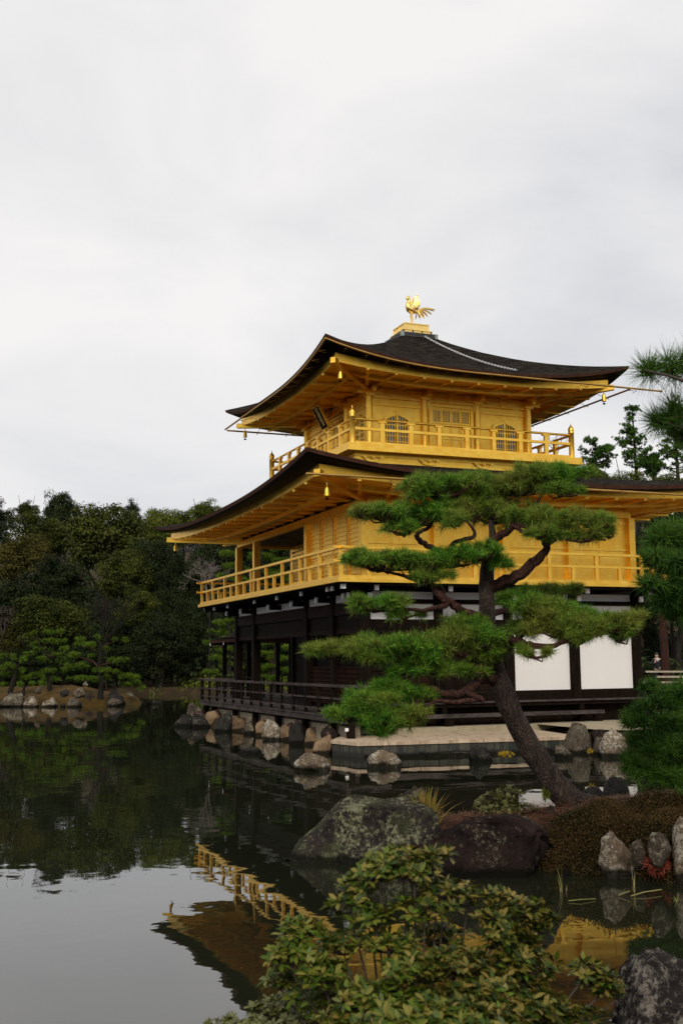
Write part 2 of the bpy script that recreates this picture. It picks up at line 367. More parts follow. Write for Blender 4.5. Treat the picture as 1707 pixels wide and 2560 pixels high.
SLAB = mat_slab('pale_flagstone', (0.40, 0.30, 0.205), (0.58, 0.46, 0.33), (0.33, 0.23, 0.145))
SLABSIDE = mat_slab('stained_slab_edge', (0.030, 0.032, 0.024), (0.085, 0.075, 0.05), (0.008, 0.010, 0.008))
def mat_water():
    b = NB('pond_water'); v = b.coord((1, 1, 1))
    b.color((0.011, 0.013, 0.007)); b.set(Roughness=0.012, IOR=1.6)
    n1 = b.noise(v, 0.9, 2, 0.45, 0.4); n2 = b.noise(v, 3.6, 2, 0.5)
    k = b.n('Math', operation='MULTIPLY_ADD'); k.inputs[1].default_value = 0.16; b.l(n2, k.inputs[0]); b.l(n1, k.inputs[2])
    b.bump(k.outputs[0], 1.0, 0.0042); return b.m
WATER = mat_water()
# ================================================================== THE GOLDEN PAVILION
def face(side):
    """local (u along the wall, d outward, z) -> world, about a centre"""
    def f(cx, cy):
        if side == 'E': return lambda u, d, z: (cx + u, cy - d, z)
        if side == 'S': return lambda u, d, z: (cx - d, cy - u, z)
        if side == 'W': return lambda u, d, z: (cx - u, cy + d, z)
        return lambda u, d, z: (cx + d, cy + u, z)
    return f
def fbox(mb, T, u0, u1, d0, d1, z0, z1):
    a = T(u0, d0, z0); b = T(u1, d1, z1); mb.box(a[0], b[0], a[1], b[1], a[2], b[2])
PAV = empty('golden_pavilion', (0, 0, 0.45), 'three storey pavilion with gold upper floors above a dark timber ground floor', 'pavilion')

# ---- curved hipped roofs
def roof_z(s, lift, p=2.6): return lift * abs(s) ** p
def make_roof(name, cx, cy, hx, hy, zmid, lift, tx, ty, ztop, bands, soffit, a=0.62, qpow=1.6, seg=28, tseg=12, capped=True):
    sides = (('E', hx, hy, tx, ty), ('S', hy, hx, ty, tx), ('W', hx, hy, tx, ty), ('N', hy, hx, ty, tx))
    roof = MB()
    def pt(T, s, t, hu, hd, tu, td, dz=0.0, inset=0.0, lf=1.0):
        u = s * (hu - inset + (tu - hu) * t); d = hd - inset + (td - hd) * t
        z = zmid + lf * roof_z(s, lift) * (1 - t) ** qpow + (ztop - zmid) * (a * t + (1 - a) * t * t) + dz
        return T(u, d, z)
    for side, hu, hd, tu, td in sides:
        T = face(side)(cx, cy); vs = []; fs = []
        for j in range(tseg + 1):
            for i in range(seg + 1):
                s = -1 + 2 * i / seg; w = noise.noise(Vector((s * 9, j * 1.7, hx))) * 0.012
                vs.append(pt(T, s, j / tseg, hu, hd, tu, td, w if 0 < j < tseg else 0))
        for j in range(tseg):
            for i in range(seg):
                q = j * (seg + 1) + i; fs.append((q, q + 1, q + seg + 2, q + seg + 1))
        roof.add(vs, fs, True)
    ro = roof.build(name, SHINGLE, PAV)
    # eave bands: (name, material, [(inset, dz, lift factor), ...])
    for bn, bm, prof in bands:
        mb = MB()
        for side, hu, hd, tu, td in sides:
            T = face(side)(cx, cy); vs = []; fs = []; n = len(prof)
            for i in range(seg + 1):
                s = -1 + 2 * i / seg
                for ins, dz, lf in prof: vs.append(pt(T, s, 0, hu, hd, tu, td, dz, ins, lf))
            for i in range(seg):
                for k in range(n - 1):
                    fs.append((i * n + k, i * n + k + 1, (i + 1) * n + k + 1, (i + 1) * n + k))
            mb.add(vs, fs, False)
        mb.build(bn, bm, ro)
    # soffit: from inner eave line to the wall head
    ins, dz, lf, wx, wy, zw = soffit
    mb = MB()
    for side, hu, hd, tu, td in sides:
        wu, wd_ = (wx, wy) if side in 'EW' else (wy, wx)
        T = face(side)(cx, cy); vs = []; fs = []; J = 6
        for i in range(seg + 1):
            s = -1 + 2 * i / seg
            for j in range(J + 1):
                g = j / J
                z0 = zmid + lf * roof_z(s, lift) + dz
                u = s * ((hu - ins) * (1 - g) + wu * g); d = (hd - ins) * (1 - g) + wd_ * g
                vs.append(T(u, d, z0 * (1 - g) ** 1.0 + zw * g if g < 1 else zw))
        for i in range(seg):
            for j in range(J):
                q = i * (J + 1) + j; fs.append((q, q + 1, q + J + 2, q + J + 1))
        mb.add(vs, fs, True)
    mb.build('soffit', GOLD, ro)
    return ro, (lambda side, u, hu=None: None)

def rafters(ro, cx, cy, hx, hy, zmid, lift, ins, dz, lf, wx, wy, zw, step, w=0.10, h=0.10, edge=0.0):
    """beam ends that stick out of the gold fascia and run back under the eaves"""
    for side in 'ESWN':
        hu, hd = (hx, hy) if side in 'EW' else (hy, hx); wu, wd_ = (wx, wy) if side in 'EW' else (wy, wx)
        T = face(side)(cx, cy); n = max(2, int(round(2 * (hu - ins) / step)))
        for i in range(n + 1):
            u = -(hu - ins) + 2 * (hu - ins) * (i + 0.0) / n
            if i in (0, n): continue
            s = u / (hu - ins)
            zo = zmid + lf * roof_z(s, lift) + dz
            ui = u * wu / (hu - ins) if abs(u) > wu else u
            ui = u * 0.5 + ui * 0.5
            mb = MB()
            mb.bar(T(u, hd - ins + 0.10 + edge, zo - h * 0.45), T(ui, wd_ + 0.1, zw - h * 0.55), w, h)
            mb.build('rafter', GOLD, ro)

# ---------------- third storey roof
Z3 = 8.338
R3H = 4.97; R3Z = 10.47; R3L = 0.60
bands3 = [('bark_edge', BARKTRIM, [(0, 0, 1), (0.02, -0.085, 1)]),
          ('black_eave', BLACK, [(0.02, -0.085, 1), (0.10, -0.12, 0.97), (0.50, -0.03, 0.42)]),
          ('fascia', GOLD, [(0.47, -0.03, 0.44), (0.47, -0.25, 0.40), (0.58, -0.25, 0.40)])]
roof3, _ = make_roof('upper_roof', 0, 0, R3H, R3H, R3Z, R3L, 0.62, 0.62, 12.70, bands3, (0.58, -0.235, 0.40, 2.72, 2.72, 10.32))
rafters(roof3, 0, 0, R3H, R3H, R3Z, R3L, 0.58, -0.25, 0.40, 2.72, 2.72, 10.31, 0.86, .09, .055)
for sx, sy in ((-1, -1), (-1, 1), (1, -1), (1, 1)):
    hip = MB(); hip.bar((sx * 4.62, sy * 4.62, R3Z + R3L * 0.42 - 0.27), (sx * 2.75, sy * 2.75, 10.22), 0.15, 0.16); hip.build('hip_rafter', GOLD, roof3)
mb = MB()                                                     # second step of the eaves, set back
for side in 'ESWN':
    T = face(side)(0, 0); pts = []
    for i in range(21):
        u = -3.75 + 7.5 * i / 20; pts.append(T(u, 3.72, 10.20 + 0.40 * 0.5 * abs(u / 3.75) ** 2.6))
    for p, q in zip(pts[:-1], pts[1:]): mb.bar(p, q, 0.12, 0.13)
mb.build('eave_purlin', GOLD, roof3)
# gutters on thin hangers
def gutter(ro, pts, r, hang, hz, n=8):
    mb = MB(); mb.tube(pts, r * .72, 8); g = mb.build('gutter', GOLD_DULL, ro)
    for i in range(1, n):
        hb = MB()
        k = i * (len(pts) - 1) / n; i0 = int(k); f_ = k - i0; p = Vector(pts[i0]).lerp(Vector(pts[min(i0 + 1, len(pts) - 1)]), f_)
        q = p + Vector(hang)
        hb.tube([q, p + Vector((0, 0, -0.07)), p + Vector((hang[0], hang[1], -0.10)) * 1.0 if False else p + Vector((hang[0] * 0.5, hang[1] * 0.5, -0.09))], 0.009, 5)
        hb.build('gutter_hanger', GOLD_DULL, g)
T = face('E')(0, 0)
pts = [T(u, 4.93 + 0.03, 10.375 + (0.56 * (-u / 4.97) ** 2.6 if u < 0 else 0)) for u in np.linspace(-4.97, 0, 14)] + [T(u, 4.96, 10.375) for u in (2, 4, 5, 5.6, 6.15)]
gutter(roof3, pts, 0.042, (0, 0.42, 0.05), 0, 11)
T = face('S')(0, 0)
pts = [T(u, 4.96, 10.375 + (0.56 * (u / 4.97) ** 2.6 if u > 0 else 0)) for u in np.linspace(4.97, 0, 14)] + [T(u, 4.96, 10.375) for u in (-2, -4, -4.97)]
gutter(roof3, pts, 0.042, (0.42, 0, 0.05), 0, 11)
gutter(roof3, [(-4.9, 4.96, 10.34), (0, 4.96, 10.34), (4.9, 4.96, 10.34)], 0.042, (0, -0.42, 0.05), 0, 9)
gutter(roof3, [(4.96, -5.0, 10.34), (4.96, 0, 10.34), (4.96, 4.9, 10.34)], 0.042, (-0.42, 0, 0.05), 0, 9)
# roof crown: dark box and gilded pedestal
mb = MB(); mb.box(-.64, .64, -.64, .64, 12.66, 12.83)
for z in (12.70, 12.75, 12.795): mb.box(-.655, .655, -.655, .655, z - 0.012, z + 0.012)
crown = mb.build('crown_box', COPPER, PAV)
mb = MB()
for sx in (-1, 1):
    for sy in (-1, 1): mb.box(sx * .56, sx * .662, sy * .56, sy * .662, 12.665, 12.832)
mb.build('corner_strap', mat_simple('verdigris', (0.20, 0.25, 0.22), 0.5, 0.2), crown)
mb = MB(); mb.box(-.5, .5, -.5, .5, 12.832, 12.96); mb.box(-.53, .53, -.53, .53, 12.935, 12.958); mb.box(-.53, .53, -.53, .53, 12.834, 12.86)
mb.box(-.43, .43, -.43, .43, 12.96, 13.19); mb.box(-.455, .455, -.455, .455, 13.165, 13.20); mb.box(-.45, .45, -.45, .45, 12.962, 12.985)
for k in (-1, 0, 1):
    for side in 'ESWN':
        T = face(side)(0, 0); fbox(mb, T, k * .43 - .018, k * .43 + .018, .43, .447, 12.985, 13.165)
        for j in (-.5, -.167, .167, .5): fbox(mb, T, j - .015, j + .015, .5, .518, 12.86, 12.935)
mb.build('pedestal', GOLD_BRIGHT, PAV)

# ---------------- third storey walls
C3 = 2.72
mb = MB()
for side in 'ESWN':
    T = face(side)(0, 0); fbox(mb, T, -C3, C3, C3 - .14, C3 - .06, Z3, 10.42) if side in 'EW' else fbox(mb, T, -C3 + .14, C3 - .14, C3 - .14, C3 - .06, Z3, 10.42)
mb.build('upper_wall', GOLD, PAV)
for side in 'ESWN':
    T = face(side)(0, 0)
    for i, u in enumerate((-C3, -0.9, 0.9)):
        mb = MB(); p = T(u, C3 - .02, 0)
        mb.lathe((p[0], p[1], 0), [(.105, Z3), (.105, 10.02)], 14); col = mb.build('upper_column', GOLD, PAV)
        mb = MB()                                              # bracket set on the column head
        fbox(mb, T, u - .14, u + .14, C3 - .16, C3 + .12, 10.02, 10.10)
        fbox(mb, T, u - .40, u + .40, C3 - .07, C3 + .05, 10.10, 10.19)
        fbox(mb, T, u - .06, u + .06, C3 + .05, C3 + .42, 10.10, 10.185)
        for q in (-.34, 0, .34): fbox(mb, T, u + q - .075, u + q + .075, C3 - .09, C3 + .07, 10.19, 10.27)
        fbox(mb, T, u - .075, u + .075, C3 + .30, C3 + .46, 10.185, 10.26)
        mb.build('bracket', GOLD, col)
    mb = MB()
    fbox(mb, T, -C3 + .1, C3 - .1, C3 - .06, C3 - .015, 9.765, 9.80); fbox(mb, T, -C3 + .1, C3 - .1, C3 - .06, C3 - .005, 8.44, 8.52)
    fbox(mb, T, -C3 + .1, C3 - .1, C3 - .06, C3 + .02, 9.985, 10.018)
    mb.build('tie_beam', GOLD, PAV)
    for k in (-1.815, 0.0, 1.815):                             # small struts in the frieze
        mb = MB(); fbox(mb, T, k - .05, k + .05, C3 - .06, C3 - .02, 10.02, 10.14); fbox(mb, T, k - .1, k + .1, C3 - .06, C3 - .01, 10.14, 10.2); mb.build('frieze_strut', GOLD, PAV)
    # bell-shaped windows
    half = [(.385, 0), (.405, .30), (.415, .52), (.40, .66), (.34, .77), (.24, .83), (.13, .86), (.05, .895), (0, .945)]
    for uc in (-1.80, 1.88):
        out = [(x, z) for x, z in half] + [(-x, z) for x, z in half[-2::-1]]
        mb = MB(); n = len(out); vs = []
        for d in (C3 - .06, C3 - .01):
            for sc_ in (1.0, 1.17):
                for x, z in out: vs.append(T(uc + x * sc_, d, 8.60 + (z * (1.0 if sc_ == 1 else 1.09))))
        fs = []
        for i in range(n - 1):
            fs += [(2*n+i, 2*n+i+1, 3*n+i+1, 3*n+i), (3*n+i, 3*n+i+1, n+i+1, n+i), (i, i+1, 2*n+i+1, 2*n+i)]
        mb.add(vs, fs); win = mb.build('arched_window', GOLD, PAV)
        mb = MB(); mb.add([T(uc + x, C3 - .052, 8.60 + z) for x, z in out], [tuple(range(n))]); mb.build('pane', DARKPANE, win)
        mb = MB()
        def topz(x):
            x = abs(x)
            for (x0, z0), (x1, z1) in zip(half[3:-1], half[4:]):
                if x1 <= x <= x0: return z0 + (z1 - z0) * (x0 - x) / max(1e-6, x0 - x1)
            return .66
        for i in range(-4, 5):
            x = i * .086; wv = .012 if i else .035
            fbox(mb, T, uc + x - wv, uc + x + wv, C3 - .05, C3 - .028, 8.60, 8.60 + topz(x) - .01)
        for z in (.10, .27, .44, .60, .72):
            wmax = .38 if z < .7 else .33
            fbox(mb, T, uc - wmax, uc + wmax, C3 - .049, C3 - .030, 8.60 + z - .012, 8.60 + z + .012)
        fbox(mb, T, uc - .47, uc + .47, C3 - .06, C3 + .02, 8.565, 8.598)
        mb.build('lattice', GOLD, win)
    # panelled doors
    mb = MB()
    for u in (-.70, .72): fbox(mb, T, u - .05, u + .05, C3 - .06, C3 - .002, 8.52, 9.93)
    fbox(mb, T, -.75, .77, C3 - .06, C3 + .006, 9.86, 9.94); fbox(mb, T, -.75, .77, C3 - .06, C3 + .004, 8.521, 8.56)
    for u in (-.78, .80): fbox(mb, T, u - .04, u + .04, C3 - .06, C3 + .03, 9.80, 9.97)
    door = mb.build('door', GOLD, PAV)
    for k in range(4):
        u0 = -.645 + k * .328; u1 = u0 + .316
        mb = MB()
        for z0, z1 in ((8.565, 8.60), (8.88, 8.92), (9.02, 9.055), (9.37, 9.41), (9.81, 9.85)): fbox(mb, T, u0, u1, C3 - .06, C3 - .022, z0, z1)
        for u in (u0, u1 - .04): fbox(mb, T, u, u + .04, C3 - .06, C3 - .020, 8.562, 9.852)
        fbox(mb, T, u0 + .04, u1 - .04, C3 - .058, C3 - .045, 8.60, 9.37)
        for i in range(1, 5): fbox(mb, T, u0 + .04 + i * .047 - .007, u0 + .04 + i * .047 + .007, C3 - .05, C3 - .032, 9.41, 9.81)
        for i in range(1, 7): fbox(mb, T, u0 + .04, u1 - .04, C3 - .049, C3 - .034, 9.41 + i * .057 - .007, 9.41 + i * .057 + .007)
        mb.build('door_leaf', GOLD, door)
        mb = MB(); fbox(mb, T, u0 + .04, u1 - .04, C3 - .058, C3 - .051, 9.41, 9.81); mb.build('pane', PANE, door)

# ---------------- third storey balcony
mb = MB(); mb.box(-3.88, 3.88, -3.88, 3.88, 8.20, Z3 - .002); mb.box(-3.90, 3.90, -3.90, 3.90, 8.12, 8.198)
bal3 = mb.build('upper_balcony', GOLD, PAV)
mb = MB(); mb.box(-3.58, 3.58, -3.58, 3.58, Z3 + .001, Z3 + .012); mb.build('balcony_floor', LACQUER, bal3)
mb = MB(); mb.box(-3.55, 3.55, -3.55, 3.55, 7.35, 8.118)
for side in 'ESWN':
    T = face(side)(0, 0); fbox(mb, T, -3.57, 3.57, 3.55, 3.585, 8.02, 8.06)
mb.build('balcony_skirt', GOLD, bal3)
for side in 'ESWN':
    T = face(side)(0, 0)
    for u in (-3.0, -1.2, .6, 2.4):
        mb = MB(); z = 7.92
        pts = [(-.26, .06), (-.20, -.005), (-.08, -.03), (.08, -.03), (.20, -.005), (.26, .06)]
        for p, q in zip(pts[:-1], pts[1:]): mb.bar(T(u + p[0], 3.57, z + p[1]), T(u + q[0], 3.57, z + q[1]), .05, .05)
        for q in (-.26, 0, .26): fbox(mb, T, u + q - .05, u + q + .05, 3.55, 3.63, z + .045, z + .10)
        fbox(mb, T, u - .36, u + .36, 3.55, 3.60, z + .085, z + .115)
        mb.build('skirt_bracket', GOLD, bal3)
def railing_posts(T, dist, us, zb, hs, w, mat, parent, name='post'):
    for u, h in zip(us, hs):
        mb = MB(); fbox(mb, T, u - w / 2, u + w / 2, dist - w / 2, dist + w / 2, zb, zb + h); mb.build(name, mat, parent)
RD = 3.66
for side in 'ESWN':
    T = face(side)(0, 0)
    mb = MB(); mb.tube([T(-RD, RD, 9.07), T(RD, RD, 9.07)], .036, 10); fbox(mb, T, -RD, RD, RD - .035, RD + .035, 8.755, 8.83)
    fbox(mb, T, -RD, RD, RD - .05, RD + .05, Z3, Z3 + .085)
    rl = mb.build('upper_railing', GOLD, PAV)
    for i in range(1, 8):
        u = -RD + i * 2 * RD / 8
        mb = MB(); fbox(mb, T, u - .062, u + .062, RD - .045, RD + .045, Z3 + .085, 8.98)
        fbox(mb, T, u - .045, u + .045, RD - .04, RD + .04, 8.98, 9.0); fbox(mb, T, u - .13, u + .13, RD - .05, RD + .05, 8.995, 9.04)
        mb.build('post', GOLD, rl)
    u = -RD; p = T(u, RD, 0); mb = MB()
    mb.lathe((p[0], p[1], 0), [(.085, Z3), (.085, 9.12), (.095, 9.13), (.095, 9.16), (.078, 9.17), (.09, 9.21), (.092, 9.26), (.07, 9.32), (.03, 9.36), (.014, 9.41), (.004, 9.47)], 14)
    mb.build('finial_post', GOLD, rl)

# ---------------- second storey
CX, CY = 0.19, 0.45
WX, WY = 4.26, 5.79          # column lines: x -4.07..4.45, y -5.34..6.24
BX, BY = 5.46, 6.97          # balcony edge
Z2 = 4.29
R2X, R2Y = 6.80, 8.36; R2Z = 6.78; R2L = 0.50
bands2 = [('bark_edge', BARKTRIM, [(0, 0, 1), (0.02, -0.10, 1)]),
          ('black_eave', BLACK, [(0.02, -0.10, 1), (0.10, -0.14, 0.97), (0.56, -0.05, 0.5)]),
          ('fascia', GOLD, [(0.52, -0.05, 0.52), (0.52, -0.25, 0.46), (0.64, -0.25, 0.46)])]
roof2, _ = make_roof('lower_roof', CX, CY, R2X, R2Y, R2Z, R2L, 3.55, 3.95, 7.86, bands2, (0.64, -0.235, 0.46, WX, WY, 6.60), a=0.75, seg=36)
rafters(roof2, CX, CY, R2X, R2Y, R2Z, R2L, 0.64, -0.25, 0.46, WX, WY, 6.59, 0.92, .10, .06)
for sx, sy in ((-1, -1), (-1, 1), (1, -1), (1, 1)):
    hip = MB(); hip.bar((CX + sx * (R2X - .42), CY + sy * (R2Y - .42), R2Z + R2L * .48 - .27), (CX + sx * (WX - .1), CY + sy * (WY - .1), 6.50), 0.17, 0.18); hip.build('hip_rafter', GOLD, roof2)
mb = MB()
for side in 'ESWN':
    T = face(side)(CX, CY); hu = (WX if side in 'EW' else WY) + 1.05; hd = (WY if side in 'EW' else WX) + 1.0; pts = []
    for i in range(25):
        u = -hu + 2 * hu * i / 24; pts.append(T(u, hd, 6.46 + 0.22 * abs(u / hu) ** 2.6))
    for p, q in zip(pts[:-1], pts[1:]): mb.bar(p, q, 0.12, 0.13)
mb.build('eave_purlin', GOLD, roof2)
gutter(roof2, [(-6.62, -7.93, 6.63), (0, -7.93, 6.63), (7.4, -7.93, 6.63)], .045, (0, 0.42, 0.1), 0, 12)
YE = CY - WY; XS = CX - WX; YW = CY + WY; XN = CX + WX
colE = (-4.07, -1.94, 0.20, 2.33, 4.45)
# walls
mb = MB(); mb.box(-4.0, 4.38, YE + .05, YE + .12, Z2, 6.64); w_e = mb.build('wall', GOLD, PAV)
mb = MB()
for x in (-3.0, -.87, 1.26, 3.39): mb.box(x - .012, x + .012, YE + .03, YE + .05, Z2 + .1, 6.1)
for z in (4.40, 5.32, 6.10): mb.box(-4.0, 4.38, YE + .01, YE + .05, z, z + .085)
mb.build('wall_rail', GOLD, w_e)
mb = MB(); mb.box(XN - .12, XN - .05, YE + .13, YW - .05, Z2, 6.64); mb.build('wall', GOLD, PAV)
mb = MB(); mb.box(-1.95, XN - .13, YW - .12, YW - .05, Z2, 6.64); mb.build('wall', GOLD, PAV)
mb = MB(); mb.box(-1.99, -1.92, -1.05, YW - .13, Z2, 6.64); mb.box(-3.98, -2.0, -1.08, -1.01, Z2, 6.64); w_p = mb.build('porch_wall', GOLD, PAV)
mb = MB(); mb.box(-4.0, -1.96, -1.0, YW, 6.40, 6.44); mb.build('porch_ceiling', CEILING, PAV)
mb = MB()
for z in (6.30,): mb.box(XS - .07, XS + .07, YE, YW, z, z + .20); mb.box(XS + .1, XN, YE - .07, YE + .045, z, z + .20); mb.box(XS + .1, XN, YW - .045, YW + .07, z, z + .2)
mb.box(-2.08, -2.0, -1.0, YW - .1, 6.18, 6.38)
mb.build('head_beam', GOLD, PAV)
def column(x, y, z0, z1, w, mat, name='column'):
    mb = MB(); mb.box(x - w, x + w, y - w, y + w, z0, z1); return mb.build(name, mat, PAV)
for x in colE: column(x, YE, Z2, 6.30, .10, GOLD)
for y in (-1.08, 4.13, YW): column(XS, y, Z2, 6.30, .105, GOLD)
for y in (1.02, 3.12, YW): column(-1.97, y, Z2, 6.39, .09, GOLD)
column(XN, YW, Z2, 6.3, .1, GOLD)
# shutters of the south-east room, on the south side
for k in range(4):
    y0 = YE + .11 + k * 1.04; y1 = y0 + .99
    mb = MB(); mb.box(XS + .03, XS + .08, y0, y1, Z2 + .05, 6.29)
    for i in range(17):
        z = Z2 + .12 + i * .125; mb.box(XS + .005, XS + .03, y0 + .04, y1 - .04, z, z + .035)
    sh = mb.build('shutter', GOLD, PAV)
    mb = MB(); mb.box(XS - .02, XS + .03, y0, y0 + .05, Z2 + .05, 6.28); mb.box(XS - .02, XS + .03, y1 - .05, y1, Z2 + .05, 6.28); mb.box(XS - .018, XS + .03, y0 + .05, y1 - .05, 5.22, 5.28); mb.build('shutter_frame', GOLD, sh)
# lattice door at the west end of the porch wall
for y0 in (4.15, 5.15):
    mb = MB(); mb.box(-2.06, -2.0, y0, y0 + .06, Z2, 6.1); mb.box(-2.06, -2.0, y0 + .92, y0 + .98, Z2, 6.1)
    for z in (Z2 + .02, 5.0, 6.04): mb.box(-2.058, -2.0, y0 + .06, y0 + .92, z, z + .06)
    dl = mb.build('lattice_door', GOLD, PAV)
    mb = MB()
    for i in range(1, 11): mb.box(-2.045, -2.01, y0 + .06 + i * .08 - .012, y0 + .06 + i * .08 + .012, Z2 + .08, 6.04)
    for i in range(1, 16): mb.box(-2.04, -2.015, y0 + .06, y0 + .92, Z2 + .08 + i * .115 - .012, Z2 + .08 + i * .115 + .012)
    mb.build('lattice', GOLD, dl)
    mb = MB(); mb.box(-2.008, -1.995, y0 + .06, y0 + .92, Z2 + .08, 6.04); mb.build('pane', BROWN, dl)
# balcony with its railing
mb = MB(); mb.box(CX - BX, CX + BX, CY - BY, CY + BY, Z2 - .10, Z2 - .002); bal2 = mb.build('lower_balcony', GOLD, PAV)
mb = MB(); mb.box(CX - BX + .20, CX + BX - .20, CY - BY + .20, CY + BY - .20, Z2 + .001, Z2 + .012); mb.build('balcony_floor', LACQUER, bal2)
mb = MB(); mb.box(CX - BX + .10, CX + BX - .10, CY - BY + .10, CY + BY - .10, Z2 - .135, Z2 - .102); mb.build('balcony_frame', DARK, bal2)
for side in 'ESWN':
    hu, hd = (BX, BY) if side in 'EW' else (BY, BX)
    T = face(side)(CX, CY); d = hd - .12; e = hu - .12
    mb = MB(); ext = .2
    fbox(mb, T, -e - ext, e + ext, d - .05, d + .05, 5.04, 5.11); fbox(mb, T, -e - ext, e + ext, d - .042, d + .042, 4.70, 4.765)
    fbox(mb, T, -e - .06, e + .06, d - .055, d + .055, Z2, Z2 + .075)
    rl = mb.build('lower_railing', GOLD, PAV)
    n = 14 if side in 'EW' else 18
    for i in range(n):
        u = -e + 2 * e * i / n; h = 5.04 if i % 2 == 0 else 4.70
        mb = MB(); fbox(mb, T, u - .05, u + .05, d - .038, d + .038, Z2 + .075, h); mb.build('post', GOLD, rl)
# dark brackets with white painted ends below the balcony
def arm(T, u, d0, d1, z, w=.11, h=.15):
    mb = MB(); fbox(mb, T, u - w / 2, u + w / 2, d0, d1, z - h / 2, z + h / 2)
    fbox(mb, T, u - .10, u + .10, d1 - .28, d1 - .10, z + h / 2, z + h / 2 + .07)
    a_ = mb.build('bracket_arm', DARK, PAV)
    mb = MB(); fbox(mb, T, u - w / 2 - .004, u + w / 2 + .004, d1, d1 + .006, z - h / 2 - .004, z + h / 2 + .004)
    fbox(mb, T, u - w / 2 - .004, u - w / 2, d1 - .05, d1 + .003, z - h / 2 - .004, z + h / 2 + .004); fbox(mb, T, u + w / 2, u + w / 2 + .004, d1 - .05, d1 + .003, z - h / 2 - .004, z + h / 2 + .004)
    mb.build('white_end', PAINT_WHITE, a_)
T = face('E')(CX, CY)
for x in colE:
    arm(T, x - CX, WY, BY - .34, 4.09); arm(T, x - CX, WY, BY - .78, 3.90)
T = face('S')(CX, CY)
for y in (-5.34, -4.99, -2.95, -.80, 1.44, 4.50, 6.24):
    arm(T, CY - y, WX, BX - .27, 4.11)
    arm(T, CY - y, WX, BX - .72, 3.92)
for sx, sy in ((-1, -1), (-1, 1)):
    mb = MB(); p0 = Vector((CX + sx * WX, CY + sy * WY, 4.0)); p1 = Vector((CX + sx * (BX - .22), CY + sy * (BY - .22), 4.12)); mb.bar(p0, p1, .13, .16)
    a_ = mb.build('corner_bracket', DARK, PAV); dr = (p1 - p0).normalized(); mb = MB(); mb.bar(p1, p1 + dr * .01, .15, .18); mb.build('white_end', PAINT_WHITE, a_)

# ---------------- ground storey
Z1 = 1.25
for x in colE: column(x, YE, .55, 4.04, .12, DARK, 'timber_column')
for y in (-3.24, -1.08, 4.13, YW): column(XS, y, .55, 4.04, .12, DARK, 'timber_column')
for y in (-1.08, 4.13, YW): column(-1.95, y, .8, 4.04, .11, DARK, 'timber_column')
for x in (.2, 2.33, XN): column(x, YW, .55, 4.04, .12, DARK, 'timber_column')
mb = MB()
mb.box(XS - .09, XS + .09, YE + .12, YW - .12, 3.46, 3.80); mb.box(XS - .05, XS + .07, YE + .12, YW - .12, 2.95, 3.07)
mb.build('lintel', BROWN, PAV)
mb = MB()
mb.box(XS + .12, XN - .12, YE - .10, YE + .09, 3.72, 3.84); mb.box(XS + .12, XN - .12, YE - .08, YE + .09, 3.05, 3.30); mb.box(XS + .12, XN - .12, YE - .09, YE + .09, 1.10, 1.33)
mb.box(XS + .12, XN - .12, YE - .06, YE + .09, 2.935, 3.05)
mb.box(XN - .09, XN + .09, YE + .12, YW - .12, 3.05, 3.8); mb.box(XS + .12, XN - .12, YW - .09, YW + .09, 3.46, 3.8)
mb.build('lintel', DARK, PAV)
mb = MB(); mb.box(XS + .12, XN - .12, YE - .02, YE + .06, 3.302, 3.718); mb.build('plaster_strip', PLASTER, PAV)
mb = MB(); mb.box(XS + .12, XN - .12, YE - .01, YE + .06, 3.842, 4.04); mb.build('plaster_strip', PLASTER, PAV)
mb = MB(); mb.box(XS - .02, XS + .06, YE + .12, YW - .12, 3.802, 4.04); mb.build('plaster_strip', PLASTER, PAV)
mb = MB(); mb.box(XS - .02, XS + .06, YE + .12, YW - .12, 3.072, 3.458); mb.build('transom_board', DARK, PAV)
# white sliding walls of the two right-hand bays, east side
for x0, x1 in ((.20, 2.33), (2.33, 4.45)):
    mb = MB(); mb.box(x0 + .2, x1 - .14, YE - .01, YE + .05, 1.36, 2.92); wp = mb.build('white_panel', PLASTER, PAV)
    mb = MB()
    for a_, b_ in ((x0 + .12, x0 + .2), (x1 - .14, x1 - .12)): mb.box(a_, b_, YE - .05, YE + .06, 1.33, 2.935)
    mb.box(x0 + .2, x1 - .14, YE - .05, YE + .06, 1.33, 1.36); mb.build('panel_frame', BROWN, wp)
# wooden doors of the two left bays
for x0, x1 in ((-4.07, -1.94), (-1.94, .20)):
    for k in range(2):
        a_ = x0 + .14 + k * .93; mb = MB(); mb.box(a_, a_ + .91, YE + .02, YE + .08, 1.34, 2.93); dr = mb.build('timber_door', BROWN if k else DARK, PAV)
        mb = MB()
        for q in (a_, a_ + .84): mb.box(q, q + .07, YE - .01, YE + .02, 1.34, 2.93)
        for z in (1.34, 1.95, 2.86): mb.box(a_ + .07, a_ + .84, YE - .01, YE + .02, z, z + .07)
        mb.build('door_frame', DARK, dr)
